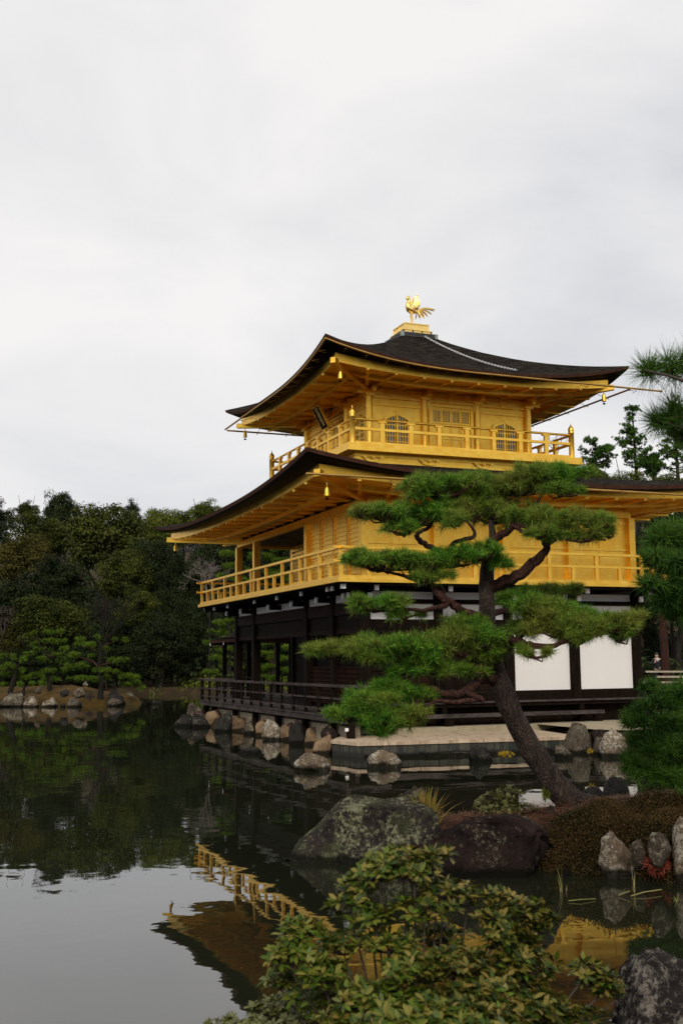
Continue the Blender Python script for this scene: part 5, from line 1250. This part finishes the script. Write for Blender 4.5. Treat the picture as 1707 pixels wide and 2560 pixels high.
# garden pines on the far island and behind the veranda
def zpads(L, dz=0): return [(x * .268, 1560 + y * .268, rx * .268, ry * .268, rd_) for x, y, rx, ry, rd_ in L]
def zl(L): return [(x * .268, 1560 + y * .268, w * .268, d) for x, y, w, d in L]
kw = dict(dens=.62, Ln=.20, wn=.024, K=18, thick=.8, dom=1.0, twigs=False)
GP = 'garden pines on the far island'
pine('tallest island pine with tiered pads and a pale bare top', 57, zl([(935, 720, 62, 0), (945, 560, 48, 0), (925, 420, 40, 0), (945, 270, 30, 0), (940, 190, 24, 0), (920, 150, 10, 0)]),
     [zl([(925, 420, 24, 0), (870, 350, 18, .3), (740, 310, 10, .4)]), zl([(930, 400, 22, 0), (1000, 370, 14, -.3), (1120, 350, 8, -.3)]), zl([(942, 210, 14, 0), (1000, 190, 10, 0), (1080, 160, 6, 0)]), zl([(935, 280, 16, 0), (870, 245, 10, 0), (800, 215, 6, 0)])],
     zpads([(900, 122, 60, 20, 0), (1100, 148, 100, 22, -.3), (770, 140, 90, 22, .3), (800, 192, 140, 26, -.4), (1000, 236, 80, 20, .4), (730, 292, 130, 34, -.5), (850, 300, 70, 22, .6), (1100, 338, 150, 28, -.5), (700, 392, 170, 36, -.3), (960, 432, 140, 30, -.6), (720, 512, 150, 34, -.6), (860, 520, 70, 28, -.6), (1100, 440, 90, 26, .6), (1185, 492, 130, 42, 0), (1260, 560, 120, 32, .3), (1010, 500, 100, 26, .5), (1330, 590, 60, 22, .4)]),
     NEEDLE_FAR, (BARK_DARK, BARK_RED), GP, seed=6, **kw)
pine('island pine with a crooked crown standing left behind the tallest one', 59, zl([(470, 640, 46, 0), (455, 520, 34, 0), (445, 400, 28, 0), (440, 300, 22, 0), (450, 180, 16, 0), (490, 100, 8, 0)]),
     [zl([(445, 300, 16, 0), (520, 300, 12, 0), (570, 290, 6, 0)]), zl([(448, 200, 12, 0), (400, 170, 8, 0), (340, 120, 5, 0)])],
     zpads([(560, 66, 60, 24, 0), (430, 78, 90, 24, .3), (315, 88, 60, 20, 0), (430, 160, 110, 24, -.3), (330, 190, 80, 22, -.3), (590, 165, 100, 30, .2), (390, 240, 150, 24, .3), (580, 230, 90, 26, -.3), (520, 290, 140, 28, .2), (380, 330, 110, 28, -.4), (540, 350, 100, 28, .4), (450, 435, 80, 30, -.5), (480, 520, 100, 28, .3), (320, 480, 120, 32, -.3), (600, 420, 90, 30, .5)]),
     NEEDLE_FAR, (BARK_DARK, BARK_RED), GP, seed=7, **kw)
pine('spreading island pine at the left picture edge', 57.5, zl([(95, 650, 50, 0), (125, 540, 40, 0), (150, 450, 32, 0), (140, 370, 22, 0), (100, 300, 8, 0)]),
     [zl([(145, 420, 18, 0), (200, 360, 12, 0), (270, 290, 6, 0)]), zl([(140, 440, 16, 0), (60, 400, 10, 0), (0, 390, 6, 0)])],
     zpads([(80, 298, 80, 24, 0), (280, 282, 95, 24, .2), (0, 300, 60, 22, .2), (200, 332, 130, 26, -.2), (60, 392, 120, 32, -.3), (170, 432, 110, 26, .3), (20, 470, 90, 26, 0), (240, 500, 70, 30, .4), (-40, 400, 60, 30, .2), (20, 560, 60, 22, .4)]),
     NEEDLE_FAR, (BARK_DARK, BARK_DARK), GP, seed=8, **kw)
pine('small low pine bending over the island rocks at the front', 55.6, zl([(232, 670, 30, 0), (222, 620, 24, 0), (235, 590, 20, 0), (300, 565, 10, 0)]), [zl([(228, 600, 12, 0), (190, 570, 8, 0), (170, 560, 5, 0)])],
     zpads([(240, 558, 90, 22, 0), (340, 545, 100, 22, .1), (420, 560, 50, 16, 0), (180, 565, 50, 16, -.1)]), NEEDLE_FAR, (BARK_DARK, BARK_DARK), GP, seed=9, **kw)
GV = 'garden pines behind the veranda'
pine('bright green layered pine beyond the left end of the veranda', 64, [(575, 1715, 16, 0), (570, 1650, 13, 0), (575, 1590, 10, 0), (565, 1550, 6, 0)], [[(572, 1630, 7, 0), (545, 1610, 4, 0)]],
     [(560, 1556, 34, 11, 0), (585, 1570, 30, 10, .4), (545, 1580, 30, 9, 0), (580, 1596, 40, 11, .3), (530, 1608, 32, 9, -.3), (570, 1625, 44, 11, .3), (548, 1645, 34, 10, -.2), (575, 1664, 44, 12, .2), (530, 1680, 30, 9, -.4), (560, 1695, 40, 10, .2)], NEEDLE_FAR, (BARK_DARK, BARK_RED), GV, seed=10, **kw)
pine('bright pine seen through the open ground floor room', 58, [(690, 1735, 18, 0), (686, 1680, 14, 0), (690, 1620, 8, 0)], [[(688, 1660, 8, 0), (660, 1640, 4, 0)]],
     [(680, 1606, 40, 11, 0), (720, 1618, 34, 10, .3), (660, 1634, 34, 10, 0), (700, 1646, 44, 12, .2), (665, 1668, 40, 11, 0), (715, 1676, 36, 10, .3), (680, 1694, 44, 11, 0)], NEEDLE_FAR, (BARK_DARK, BARK_RED), GV, seed=11, **kw)
pine('dark layered pine seen past the columns of the gold upper porch', 70, [(640, 1700, 20, 0), (640, 1560, 16, 0), (650, 1450, 12, 0), (655, 1360, 6, 0)], [[(645, 1480, 8, 0), (590, 1450, 4, 0)]],
     [(660, 1345, 50, 14, 0), (600, 1362, 40, 12, .4), (700, 1370, 50, 14, -.3), (570, 1385, 40, 11, 0), (640, 1392, 60, 13, .3), (710, 1402, 50, 13, .2), (580, 1416, 44, 11, -.2), (650, 1428, 60, 13, .2), (560, 1440, 34, 10, .2), (615, 1452, 50, 12, -.2), (700, 1440, 50, 13, 0)], NEEDLE_FAR, (BARK_DARK, BARK_DARK), GV, seed=12, **kw)
# ================================================================== SMALL PLANTS, BUSHES, PERSON, FENCE
def leaf6(P, T, Nn, l, w):
    """six-cornered leaf: base P, direction T, face normal Nn"""
    S = np.cross(T, Nn); l = np.asarray(l).reshape(-1, 1); w = np.asarray(w).reshape(-1, 1)
    return np.stack([P, P + T*l*.35 - S*w*.42 + Nn*l*.03, P + T*l*.68 - S*w*.46 + Nn*l*.02, P + T*l - Nn*l*.10, P + T*l*.68 + S*w*.46 + Nn*l*.02, P + T*l*.35 + S*w*.42 + Nn*l*.03], 1).reshape(-1, 3)
def bush(name, label, cat, D, base, pads, ll, lw, mat, stemmat, dens, nleaf=7, stem=.02, seed=0, group=None, thick=.75, z_base=None):
    global rng
    rng = np.random.default_rng(500 + seed); rd = random.Random(seed); b0 = atd(base[0], base[1], D)
    if z_base is not None: b0.z = z_base
    r = empty(name, tuple(b0), label, cat, group); st = MB(); LP = []; LT = []; LN = []
    for cx, cy, rx, ry, dd in pads:
        pc = Vector(atd(cx, cy, D + dd)); s = (D + dd) / F; n = max(4, int(rx * ry * dens)); u = ell_pts(n, .5, .45); loc = u * [rx * s, rx * s * thick, ry * s]
        ca, sa = math.cos(YAW), math.sin(YAW); Wp = np.stack([loc[:, 0]*ca - loc[:, 1]*sa, loc[:, 0]*sa + loc[:, 1]*ca, loc[:, 2]], 1) + np.array(pc)
        fork = pc + Vector((0, 0, -ry * s * .9)); m1 = b0.lerp(fork, .45) + Vector((rd.gauss(0, .13), rd.gauss(0, .10), -.10 * (fork - b0).length)) * (D / 4)
        st.tube([b0, m1, b0.lerp(fork, .8), fork], [stem, stem * .75, stem * .5, stem * .4], 7, wob=.2)
        for i in range(n):
            e = Vector(Wp[i])
            if rd.random() < .7: st.tube([fork, fork.lerp(e, .5) + Vector((rd.gauss(0, .01), rd.gauss(0, .01), -.008)), e], [stem * .32, stem * .22, stem * .12], 4, caps=False)
            ax = unit(np.array([u[i, 0] * .5 + rd.gauss(0, .3), u[i, 1] * .5 + rd.gauss(0, .3), 1.0])); a1 = unit(np.cross(ax, [0.3, .9, .1])); a2 = np.cross(ax, a1); ph = rd.uniform(0, 6.28)
            for k in range(nleaf):
                an = ph + 6.283 * k / nleaf + rd.gauss(0, .15); el = rd.uniform(-.15, .75); rad = a1 * math.cos(an) + a2 * math.sin(an)
                t = unit(rad * math.cos(el) + ax * math.sin(el)); LP.append(Wp[i] + t * ll * .08); LT.append(t); LN.append(unit(ax * math.cos(el) - rad * math.sin(el)))
    st.build('stem', stemmat, r)
    n = len(LP); np_mesh('foliage', leaf6(np.array(LP), np.array(LT), np.array(LN), ll * rng.uniform(.65, 1.2, n), lw * rng.uniform(.75, 1.2, n)), 6, mat, r)
    return r
BP = [(1005, 2150, 95, 26, 0), (1095, 2142, 36, 18, .05), (945, 2178, 56, 24, -.05), (1035, 2190, 50, 18, -.1), (905, 2215, 48, 26, 0), (878, 2270, 58, 32, -.05), (940, 2300, 36, 26, -.15), (1110, 2228, 80, 20, 0), (1170, 2245, 40, 20, .1), (1060, 2275, 80, 22, -.1), (1245, 2248, 40, 18, .1), (1240, 2296, 50, 26, 0),
      (1310, 2280, 62, 28, .05), (1350, 2310, 44, 24, 0), (1270, 2340, 60, 26, -.1), (757, 2330, 56, 26, -.05), (725, 2392, 56, 32, -.1), (806, 2436, 62, 34, -.15), (700, 2450, 40, 24, 0), (968, 2362, 70, 22, -.15), (1024, 2428, 76, 34, -.3), (1140, 2415, 90, 36, -.25), (1216, 2478, 84, 42, -.3), (1310, 2425, 84, 52, -.15), (1290, 2370, 60, 30, -.05),
      (1100, 2520, 120, 40, -.4), (1320, 2520, 100, 40, -.3), (930, 2500, 90, 36, -.3), (860, 2545, 80, 30, -.3), (1400, 2550, 70, 30, -.2), (1000, 2560, 110, 30, -.5), (1220, 2570, 120, 34, -.5),
      (1090, 2340, 80, 30, .1), (860, 2360, 60, 30, .1), (800, 2500, 80, 40, 0), (1505, 2455, 50, 26, .05), (1462, 2425, 34, 18, .05), (1540, 2480, 28, 18, .1), (1472, 2540, 30, 16, 0)]
bush('azalea_bush', 'big azalea bush with olive and bronze leaf rosettes in the near foreground', 'bush', 3.9, (1045, 2620), BP, .040, .0165, LEAF_BUSH, TWIG_BROWN, .0185, 8, .0075, 1, 'bushes on the near bank', z_base=.45)
bush('low_bush', 'low bush of small dark glossy leaves at the bottom edge left of the azalea', 'bush', 4.1, (760, 2700), [(760, 2512, 90, 36, 0), (680, 2530, 60, 28, 0), (840, 2500, 60, 30, -.1), (600, 2560, 60, 18, 0), (530, 2572, 40, 12, 0), (720, 2570, 120, 36, -.1)], .028, .012, LEAF_LOW, TWIG, .03, 7, .010, 2, 'bushes on the near bank', z_base=.45)
IS = 'small plants on the pine islet'
bush('azalea_shrub', 'small green azalea shrub on the islet left of the pine trunk', 'shrub', 13.3, (1265, 2055), [(1235, 2000, 36, 22, 0), (1275, 1990, 38, 26, .1), (1255, 2025, 60, 22, -.1), (1305, 2020, 26, 16, 0), (1340, 2030, 24, 14, 0), (1205, 2015, 24, 14, 0)], .040, .018, LEAF_LOW, TWIG, .09, 7, .010, 3, IS)
def blades(name, label, cat, base, n, h, spread, w, mat, group=None, lean=(0, 0), seed=0, kind=None):
    rd = random.Random(seed); V = []
    for i in range(n):
        b = Vector(base) + Vector((rd.gauss(0, spread * .22), rd.gauss(0, spread * .22), 0)); hh = h * rd.uniform(.5, 1.1); dx = Vector((rd.gauss(lean[0], spread), rd.gauss(lean[1], spread), 0)); sd = Vector((rd.gauss(0, 1), rd.gauss(0, 1), 0)).normalized() * w / 2
        pr = b
        pts = [b + dx * (t ** 1.8) + Vector((0, 0, hh * (t - .28 * t * t * dx.length / max(.01, hh)))) for t in (0, .35, .7, 1)]
        for a_, c_, wa, wc in ((0, 1, 1, .9), (1, 2, .9, .6), (2, 3, .6, .05)): V += [pts[a_] - sd * wa, pts[a_] + sd * wa, pts[c_] + sd * wc, pts[c_] - sd * wc]
    return tag(np_mesh(name, np.array([tuple(v) for v in V]), 4, mat), label, cat, group, kind)
g = atd(1068, 2082, 12.95); blades('grass_tuft', 'tawny grass tuft growing between the two big boulders', 'grass', g, 280, .52, .16, .014, GRASS_GOLD, IS, (-.02, .02), 4)
for (x, y, n, h, lab, le) in ((1403, 2238, 3, .36, 'tall green reed blade rising from the water before the brown boulder', (-.03, .0)), (1414, 2236, 2, .13, 'short pale reed stub beside the tall green blade', (-.03, 0)),
                              (1584, 2238, 4, .32, 'thin upright reeds in the water before the pale islet rock', (0, 0)), (1690, 2262, 9, .12, 'short reed stubs in the water at the right edge', (0, 0))):
    p = atz(x, y, -.03); blades('reed', lab, 'reed', p, n, h, .025 if n < 9 else .07, .010, REED, 'reeds in the pond', le, n + x)
mb = MB(); a_ = atz(1545, 2238, .01); mb.tube([a_, atz(1560, 2232, .03), atz(1573, 2228, .05)], .006, 5); mb.tube([atz(1576, 2240, .01), atz(1610, 2230, .03), atz(1652, 2224, .03)], .006, 5)
tag(mb.build('floating_twig', REED), 'pale bent twigs lying on the water before the pale islet rock', 'twig')
mb = MB(); mb.tube([atz(1420, 2252, .01), atz(1450, 2249, .02), atz(1488, 2247, .01)], .005, 5); tag(mb.build('floating_twig', REED), 'thin straight twig floating below the tall reed blade', 'twig')
def islet_z(x, y): return float(islet_h(np.array([[x, y]]), -sdist(np.array([[x, y]]), ISLET))[0])
# heather that covers the front slope of the islet
HE = poly_rd([(1.95, 12.5), (1.95, 11.9), (2.9, 11.3), (3.6, 11.0), (4.6, 10.3), (6.5, 10.2), (8, 12), (6, 13.5), (4.2, 13.3), (3.2, 13.15), (2.6, 12.9)])
n = 14000; lo, hi = HE.min(0), HE.max(0); P = rng.uniform(lo, hi, (n * 3, 2)); P = P[(sdist(P, HE) < 0) & (sdist(P, ISLET) < .05)][:n]; Zi = islet_h(P, -sdist(P, ISLET))
hh = .10 + .22 * np.array([max(0, noise.noise(Vector((p[0] * 2.4, p[1] * 2.4, 7))) + .35) for p in P]); ed = np.clip(-sdist(P, HE) / .25, .45, 1); K = 26
off = rng.normal(size=(len(P) * K, 3)) * [.045, .045, .025]; top = np.repeat(np.column_stack([P, Zi + hh * ed]), K, 0); drop = rng.random((len(P) * K, 1)) ** 2 * np.repeat(hh * ed, K)[:, None]; top[:, 2:] -= drop
tag(np_mesh('heather', leaves(top + off, off + [0, 0, .06], .026, .014, .5), 4, LEAF_HEATH), kind='stuff')
n = 900; P = rng.uniform(ISLET.min(0), ISLET.max(0), (n * 4, 2)); P = P[sdist(P, ISLET) < -.35]; Zi = islet_h(P, -sdist(P, ISLET)); K = 12
A0 = np.repeat(np.column_stack([P, Zi + .05]), K, 0) + rng.normal(size=(len(P) * K, 3)) * [.08, .08, .012]; dv = unit(rng.normal(size=(len(A0), 3)) * [1, 1, .12]) * .09; sd_ = np.cross(unit(dv), [0, 0, 1]) * .004
tag(np_mesh('fallen_needles', np.stack([A0 - sd_, A0 + sd_, A0 + dv], 1).reshape(-1, 3), 3, GRASS_RUST := mat_foliage('rust_needles', [(0.0, (0.05, 0.018, 0.008)), (1.0, (0.16, 0.075, 0.035))], .8, .05)), kind='stuff')
def sprigs(name, label, cat, D, px, py, rx, ry, n, l, mat, group, K=16):
    c = atd(px, py, D); s = D / F; u = ell_pts(n, .6, .2); Wp = np.array(c) + u * [rx * s, rx * s * .7, ry * s]; A_ = u + [0, 0, .6]
    return tag(np_mesh(name, needles(Wp, A_, K, l, l * .22, 1.0), 3, mat), label, cat, group)
sprigs('red_fern', 'dark red feathery plant between the rounded stone and the water on the islet', 'plant', 11.15, 1642, 2164, 34, 20, 80, .06, LEAF_RED, IS)
sprigs('moss_cushion', 'yellow green moss tuft at the foot of the broad brown boulder', 'moss', 12.0, 1212, 2170, 18, 10, 40, .035, LEAF_YG, IS)
sprigs('yellow_sprig', 'yellow leaved sprigs growing on the dark rock before the landing', 'plant', 20.3, 1262, 1886, 20, 6, 22, .06, FLOWER, 'small plants by the landing')
sprigs('yellow_sprig', 'small yellow plant between the rocks right of the landing', 'plant', 22.6, 1474, 1878, 6, 5, 10, .06, FLOWER, 'small plants by the landing')
sprigs('fern', 'small green fern at the left foot of the pine trunk', 'plant', 13.5, 1366, 1985, 10, 18, 30, .05, LEAF_YG, IS)
# grass and reeds along the far shore
n = 420; V = []
for i in range(n):
    t = rng.random(); r_ = -13.5 + 13.0 * t; d_ = 77.3 - 13 * max(0, t - .5) * 1.6 + rng.normal() * .5; x, y = ground_rd(r_, d_ + .6); h = rng.uniform(.15, .55); sx = rng.normal() * .15; w = .05
    V += [(x - w, y, 0), (x + w, y, 0), (x + sx, y, h)]
tag(np_mesh('shore_reeds', np.array(V), 3, LEAF_YG), kind='stuff')
scatter(90, -14, 2, 62, 82, .5, 1.0, .22, 'shore_shrubs', LEAF_YG)

# ------------------------------------------------------------------ small fishing pavilion behind the veranda
FX, FY = ground_rd(-3.3, 46.5)
fp = empty('fishing_pavilion', (FX, FY, 0), 'small open pavilion with a shingled roof over the water behind the veranda', 'pavilion')
mb = MB(); hx, hy = 1.75, 2.3; vs = []; fs = []
for t in np.linspace(0, 1, 7):
    for sx, sy in ((-1, -1), (1, -1), (1, 1), (-1, 1)): vs.append((FX + sx * (hx * (1 - t) + .05 * t), FY + sy * (hy * (1 - t) + .9 * t), 3.05 + .95 * (.5 * t + .5 * t * t) + .12 * (1 - t) ** 4))
for j in range(6):
    for k in range(4): fs.append((j*4+k, j*4+(k+1) % 4, (j+1)*4+(k+1) % 4, (j+1)*4+k))
fs.append((24, 25, 26, 27)); mb.add(vs, fs); mb.build('roof', SHINGLE, fp)
mb = MB(); mb.box(FX - hx + .05, FX + hx - .05, FY - hy + .05, FY + hy - .05, 3.0, 3.13); rr = mb.build('eaves', BARKTRIM, fp)
for k in range(7):
    y = FY - hy + .2 + k * .7
    mb = MB(); mb.box(FX - hx + .02, FX - hx + .3, y, y + .07, 2.9, 2.99); a_ = mb.build('rafter', DARK, rr)
    mb = MB(); mb.box(FX - hx + .012, FX - hx + .019, y - .01, y + .08, 2.89, 3.0); k % 3 == 0 and mb.build('white_end', PAINT_WHITE, fp)
for sx in (-1, 1):
    for sy in (-1, 0, 1):
        mb = MB(); mb.box(FX + sx * 1.2 - .08, FX + sx * 1.2 + .08, FY + sy * 1.75 - .08, FY + sy * 1.75 + .08, -.5, 2.99); mb.build('post', DARK, fp)
mb = MB(); mb.box(FX - 1.45, FX + 1.45, FY - 4.5, FY + 2.0, .72, .84); mb.build('floor', GREYWOOD, fp)
mb = MB()
for x in (FX - 1.4, FX + 1.4):
    for z in (1.15, 1.55): mb.box(x - .03, x + .03, FY - 4.4, FY + 1.9, z, z + .06)
    for k in range(8): mb.box(x - .03, x + .03, FY - 4.4 + k * .88, FY - 4.34 + k * .88, .84, 1.55)
mb.build('railing', DARK, fp)

# ------------------------------------------------------------------ stone lantern on the island
lp = atd(214, 1722, 59.5); lz = lp.z - .1
sl_ = empty('stone_lantern', (lp.x, lp.y, lz - .3), 'tiny pale stone lantern standing behind the moss of the far island', 'lantern')
mb = MB(); mb.lathe((lp.x, lp.y, lz - .3), [(.12, 0), (.10, .1), (.07, .14), (.07, .40), (.12, .44)], 8); mb.build('stem', ROCK_PALE, sl_)
mb = MB(); mb.lathe((lp.x, lp.y, lz + .14), [(.10, 0), (.10, .16)], 6); mb.lathe((lp.x, lp.y, lz + .30), [(.16, 0), (.13, .05), (.06, .12), (.03, .2)], 6); mb.build('lantern_head', ROCK_PALE, sl_)

# ------------------------------------------------------------------ slatted fence and the person
fpos = atd(1650, 1690, 44); fz = gz(fpos.x, fpos.y)
fe = empty('rail_fence', (fpos.x, fpos.y, fz), 'low pale wooden rail fence behind the straight pine trunk', 'fence')
for k, (y, x0, x1) in enumerate(((1679, 1612, 1730), (1692, 1640, 1730), (1706, 1600, 1730))):
    mb = MB(); mb.bar(atd(x0, y, 44 - k * 1.0), atd(x1, y, 44 - k * 1.0), .16, .07); mb.build('rail', RAILWOOD := mat_simple('pale_rail_wood', (0.34, 0.29, 0.22), .8, .15) if k == 0 else bpy.data.materials['pale_rail_wood'], fe)
for x in (1612, 1650, 1690, 1728):
    p = atd(x, 1679, 44.1); mb = MB(); mb.box(p.x - .05, p.x + .05, p.y - .05, p.y + .05, gz(p.x, p.y) - .1, p.z); mb.build('fence_post', BROWN, fe)

def skin(name, verts, edges, radii, mat, parent, lev=2):
    me = bpy.data.meshes.new(name); me.from_pydata(verts, edges, []); o = bpy.data.objects.new(name, me); COL.objects.link(o)
    m = o.modifiers.new('s', 'SKIN'); m.use_smooth_shade = True
    for i, r_ in enumerate(radii):
        sv = me.skin_vertices[0].data[i]; sv.radius = (r_, r_) if not isinstance(r_, tuple) else r_; sv.use_root = (i == 0)
    o.modifiers.new('u', 'SUBSURF').levels = lev
    bpy.context.view_layer.update(); dg = bpy.context.evaluated_depsgraph_get(); m2 = bpy.data.meshes.new_from_object(o.evaluated_get(dg)); bpy.data.objects.remove(o)
    m2.materials.clear(); m2.polygons.foreach_set('use_smooth', [True] * len(m2.polygons)); return link(name, m2, mat, parent)
SKIN = mat_simple('skin', (0.50, 0.31, 0.23), .5, .05); HAIR = mat_simple('black_hair', (0.012, 0.010, 0.009), .4, .2); COAT = mat_simple('dark_coat', (0.012, 0.012, 0.015), .8, .2); SHIRT = mat_simple('white_shirt', (0.7, 0.68, 0.64), .8, .05)
pp = atd(1641, 1646, 50.0); top = atd(1641, 1632.5, 50.0).z; hz = 1.64; fz = top - hz
pr = empty('person', (pp.x, pp.y, fz), 'dark haired person in a dark jacket raising a hand to the face beyond the fence', 'person')
L_ = Vector((-RT[0], -RT[1], 0)); Bk = Vector((-FW[0], -FW[1], 0)); o0 = Vector((pp.x, pp.y, fz))
def q(x, y, z): return tuple(o0 - L_ * x + Bk * y + Vector((0, 0, z)))   # x right in the picture, y towards the camera
bv = [q(0, 0, .92), q(0, 0, 1.08), q(0, 0, 1.24), q(.0, 0, 1.36), q(0, .01, 1.42), q(-.01, .02, 1.50), q(-.015, .03, 1.57),
      q(-.17, .02, 1.33), q(-.26, .06, 1.12), q(-.14, .20, 1.22), q(-.09, .16, 1.42),
      q(.18, 0, 1.33), q(.22, .02, 1.08), q(.20, .08, .86), q(.20, .10, .78),
      q(-.09, 0, .88), q(-.10, .01, .48), q(-.10, 0, .08), q(-.11, .12, .03), q(.09, 0, .88), q(.10, .01, .48), q(.10, 0, .08), q(.11, .12, .03)]
be = [(0, 1), (1, 2), (2, 3), (3, 4), (4, 5), (5, 6), (3, 7), (7, 8), (8, 9), (9, 10), (3, 11), (11, 12), (12, 13), (13, 14), (0, 15), (15, 16), (16, 17), (17, 18), (0, 19), (19, 20), (20, 21), (21, 22)]
br = [(.14, .11), (.13, .10), (.15, .11), (.12, .09), .055, .085, .085, .06, .048, .038, .03, .06, .045, .036, .03, .085, .06, .045, .035, .085, .06, .045, .035]
skin('body', bv, be, br, SKIN, pr)
skin('jacket', [q(0, 0, .86), q(0, 0, 1.08), q(0, 0, 1.24), q(0, 0, 1.36), q(-.17, .02, 1.33), q(-.26, .06, 1.12), q(-.15, .19, 1.21), q(.18, 0, 1.33), q(.22, .02, 1.08), q(.20, .08, .88)], [(0, 1), (1, 2), (2, 3), (3, 4), (4, 5), (5, 6), (3, 7), (7, 8), (8, 9)], [(.17, .13), (.155, .12), (.17, .125), (.135, .10), .075, .062, .052, .075, .06, .05], COAT, pr)
skin('trousers', [q(0, 0, .95), q(-.09, 0, .86), q(-.10, .01, .48), q(-.10, 0, .10), q(.09, 0, .86), q(.10, .01, .48), q(.10, 0, .10)], [(0, 1), (1, 2), (2, 3), (0, 4), (4, 5), (5, 6)], [(.15, .12), .095, .07, .06, .095, .07, .06], COAT, pr)
skin('collar', [q(-.01, .10, 1.25), q(-.01, .07, 1.36), q(0, .02, 1.42)], [(0, 1), (1, 2)], [.04, .055, .065], SHIRT, pr)
skin('hair', [q(.02, -.05, 1.46), q(.025, -.04, 1.54), q(.0, -.01, 1.605), q(-.02, .04, 1.625)], [(0, 1), (1, 2), (2, 3)], [.06, .09, .085, .055], HAIR, pr)
for k in range(5):
    z_ = 1.42 + .03 * k; fx = -.10 + .008 * k
    skin('finger', [q(-.09, .165 + .006 * k, 1.43 + .006 * k), q(fx, .16 + .012 * (k - 2), 1.48 + .008 * (2 - abs(k - 2))), q(fx + .015, .145 + .012 * (k - 2), 1.515 + .01 * (2 - abs(k - 2)))], [(0, 1), (1, 2)], [.011, .010, .008], SKIN, pr, 1)

# the wood round the rest of the pond, behind and beside the viewpoint
scatter(300, -110, 100, -95, -42, 3.5, 7.0, 1.1, 'garden_wood', LEAF_DARK)
scatter(110, 48, 100, -45, 50, 3.0, 6.0, 1.1, 'garden_wood', LEAF_DARK)
scatter(90, -120, -62, -45, 75, 3.0, 6.0, 1.1, 'garden_wood', LEAF_DARK)
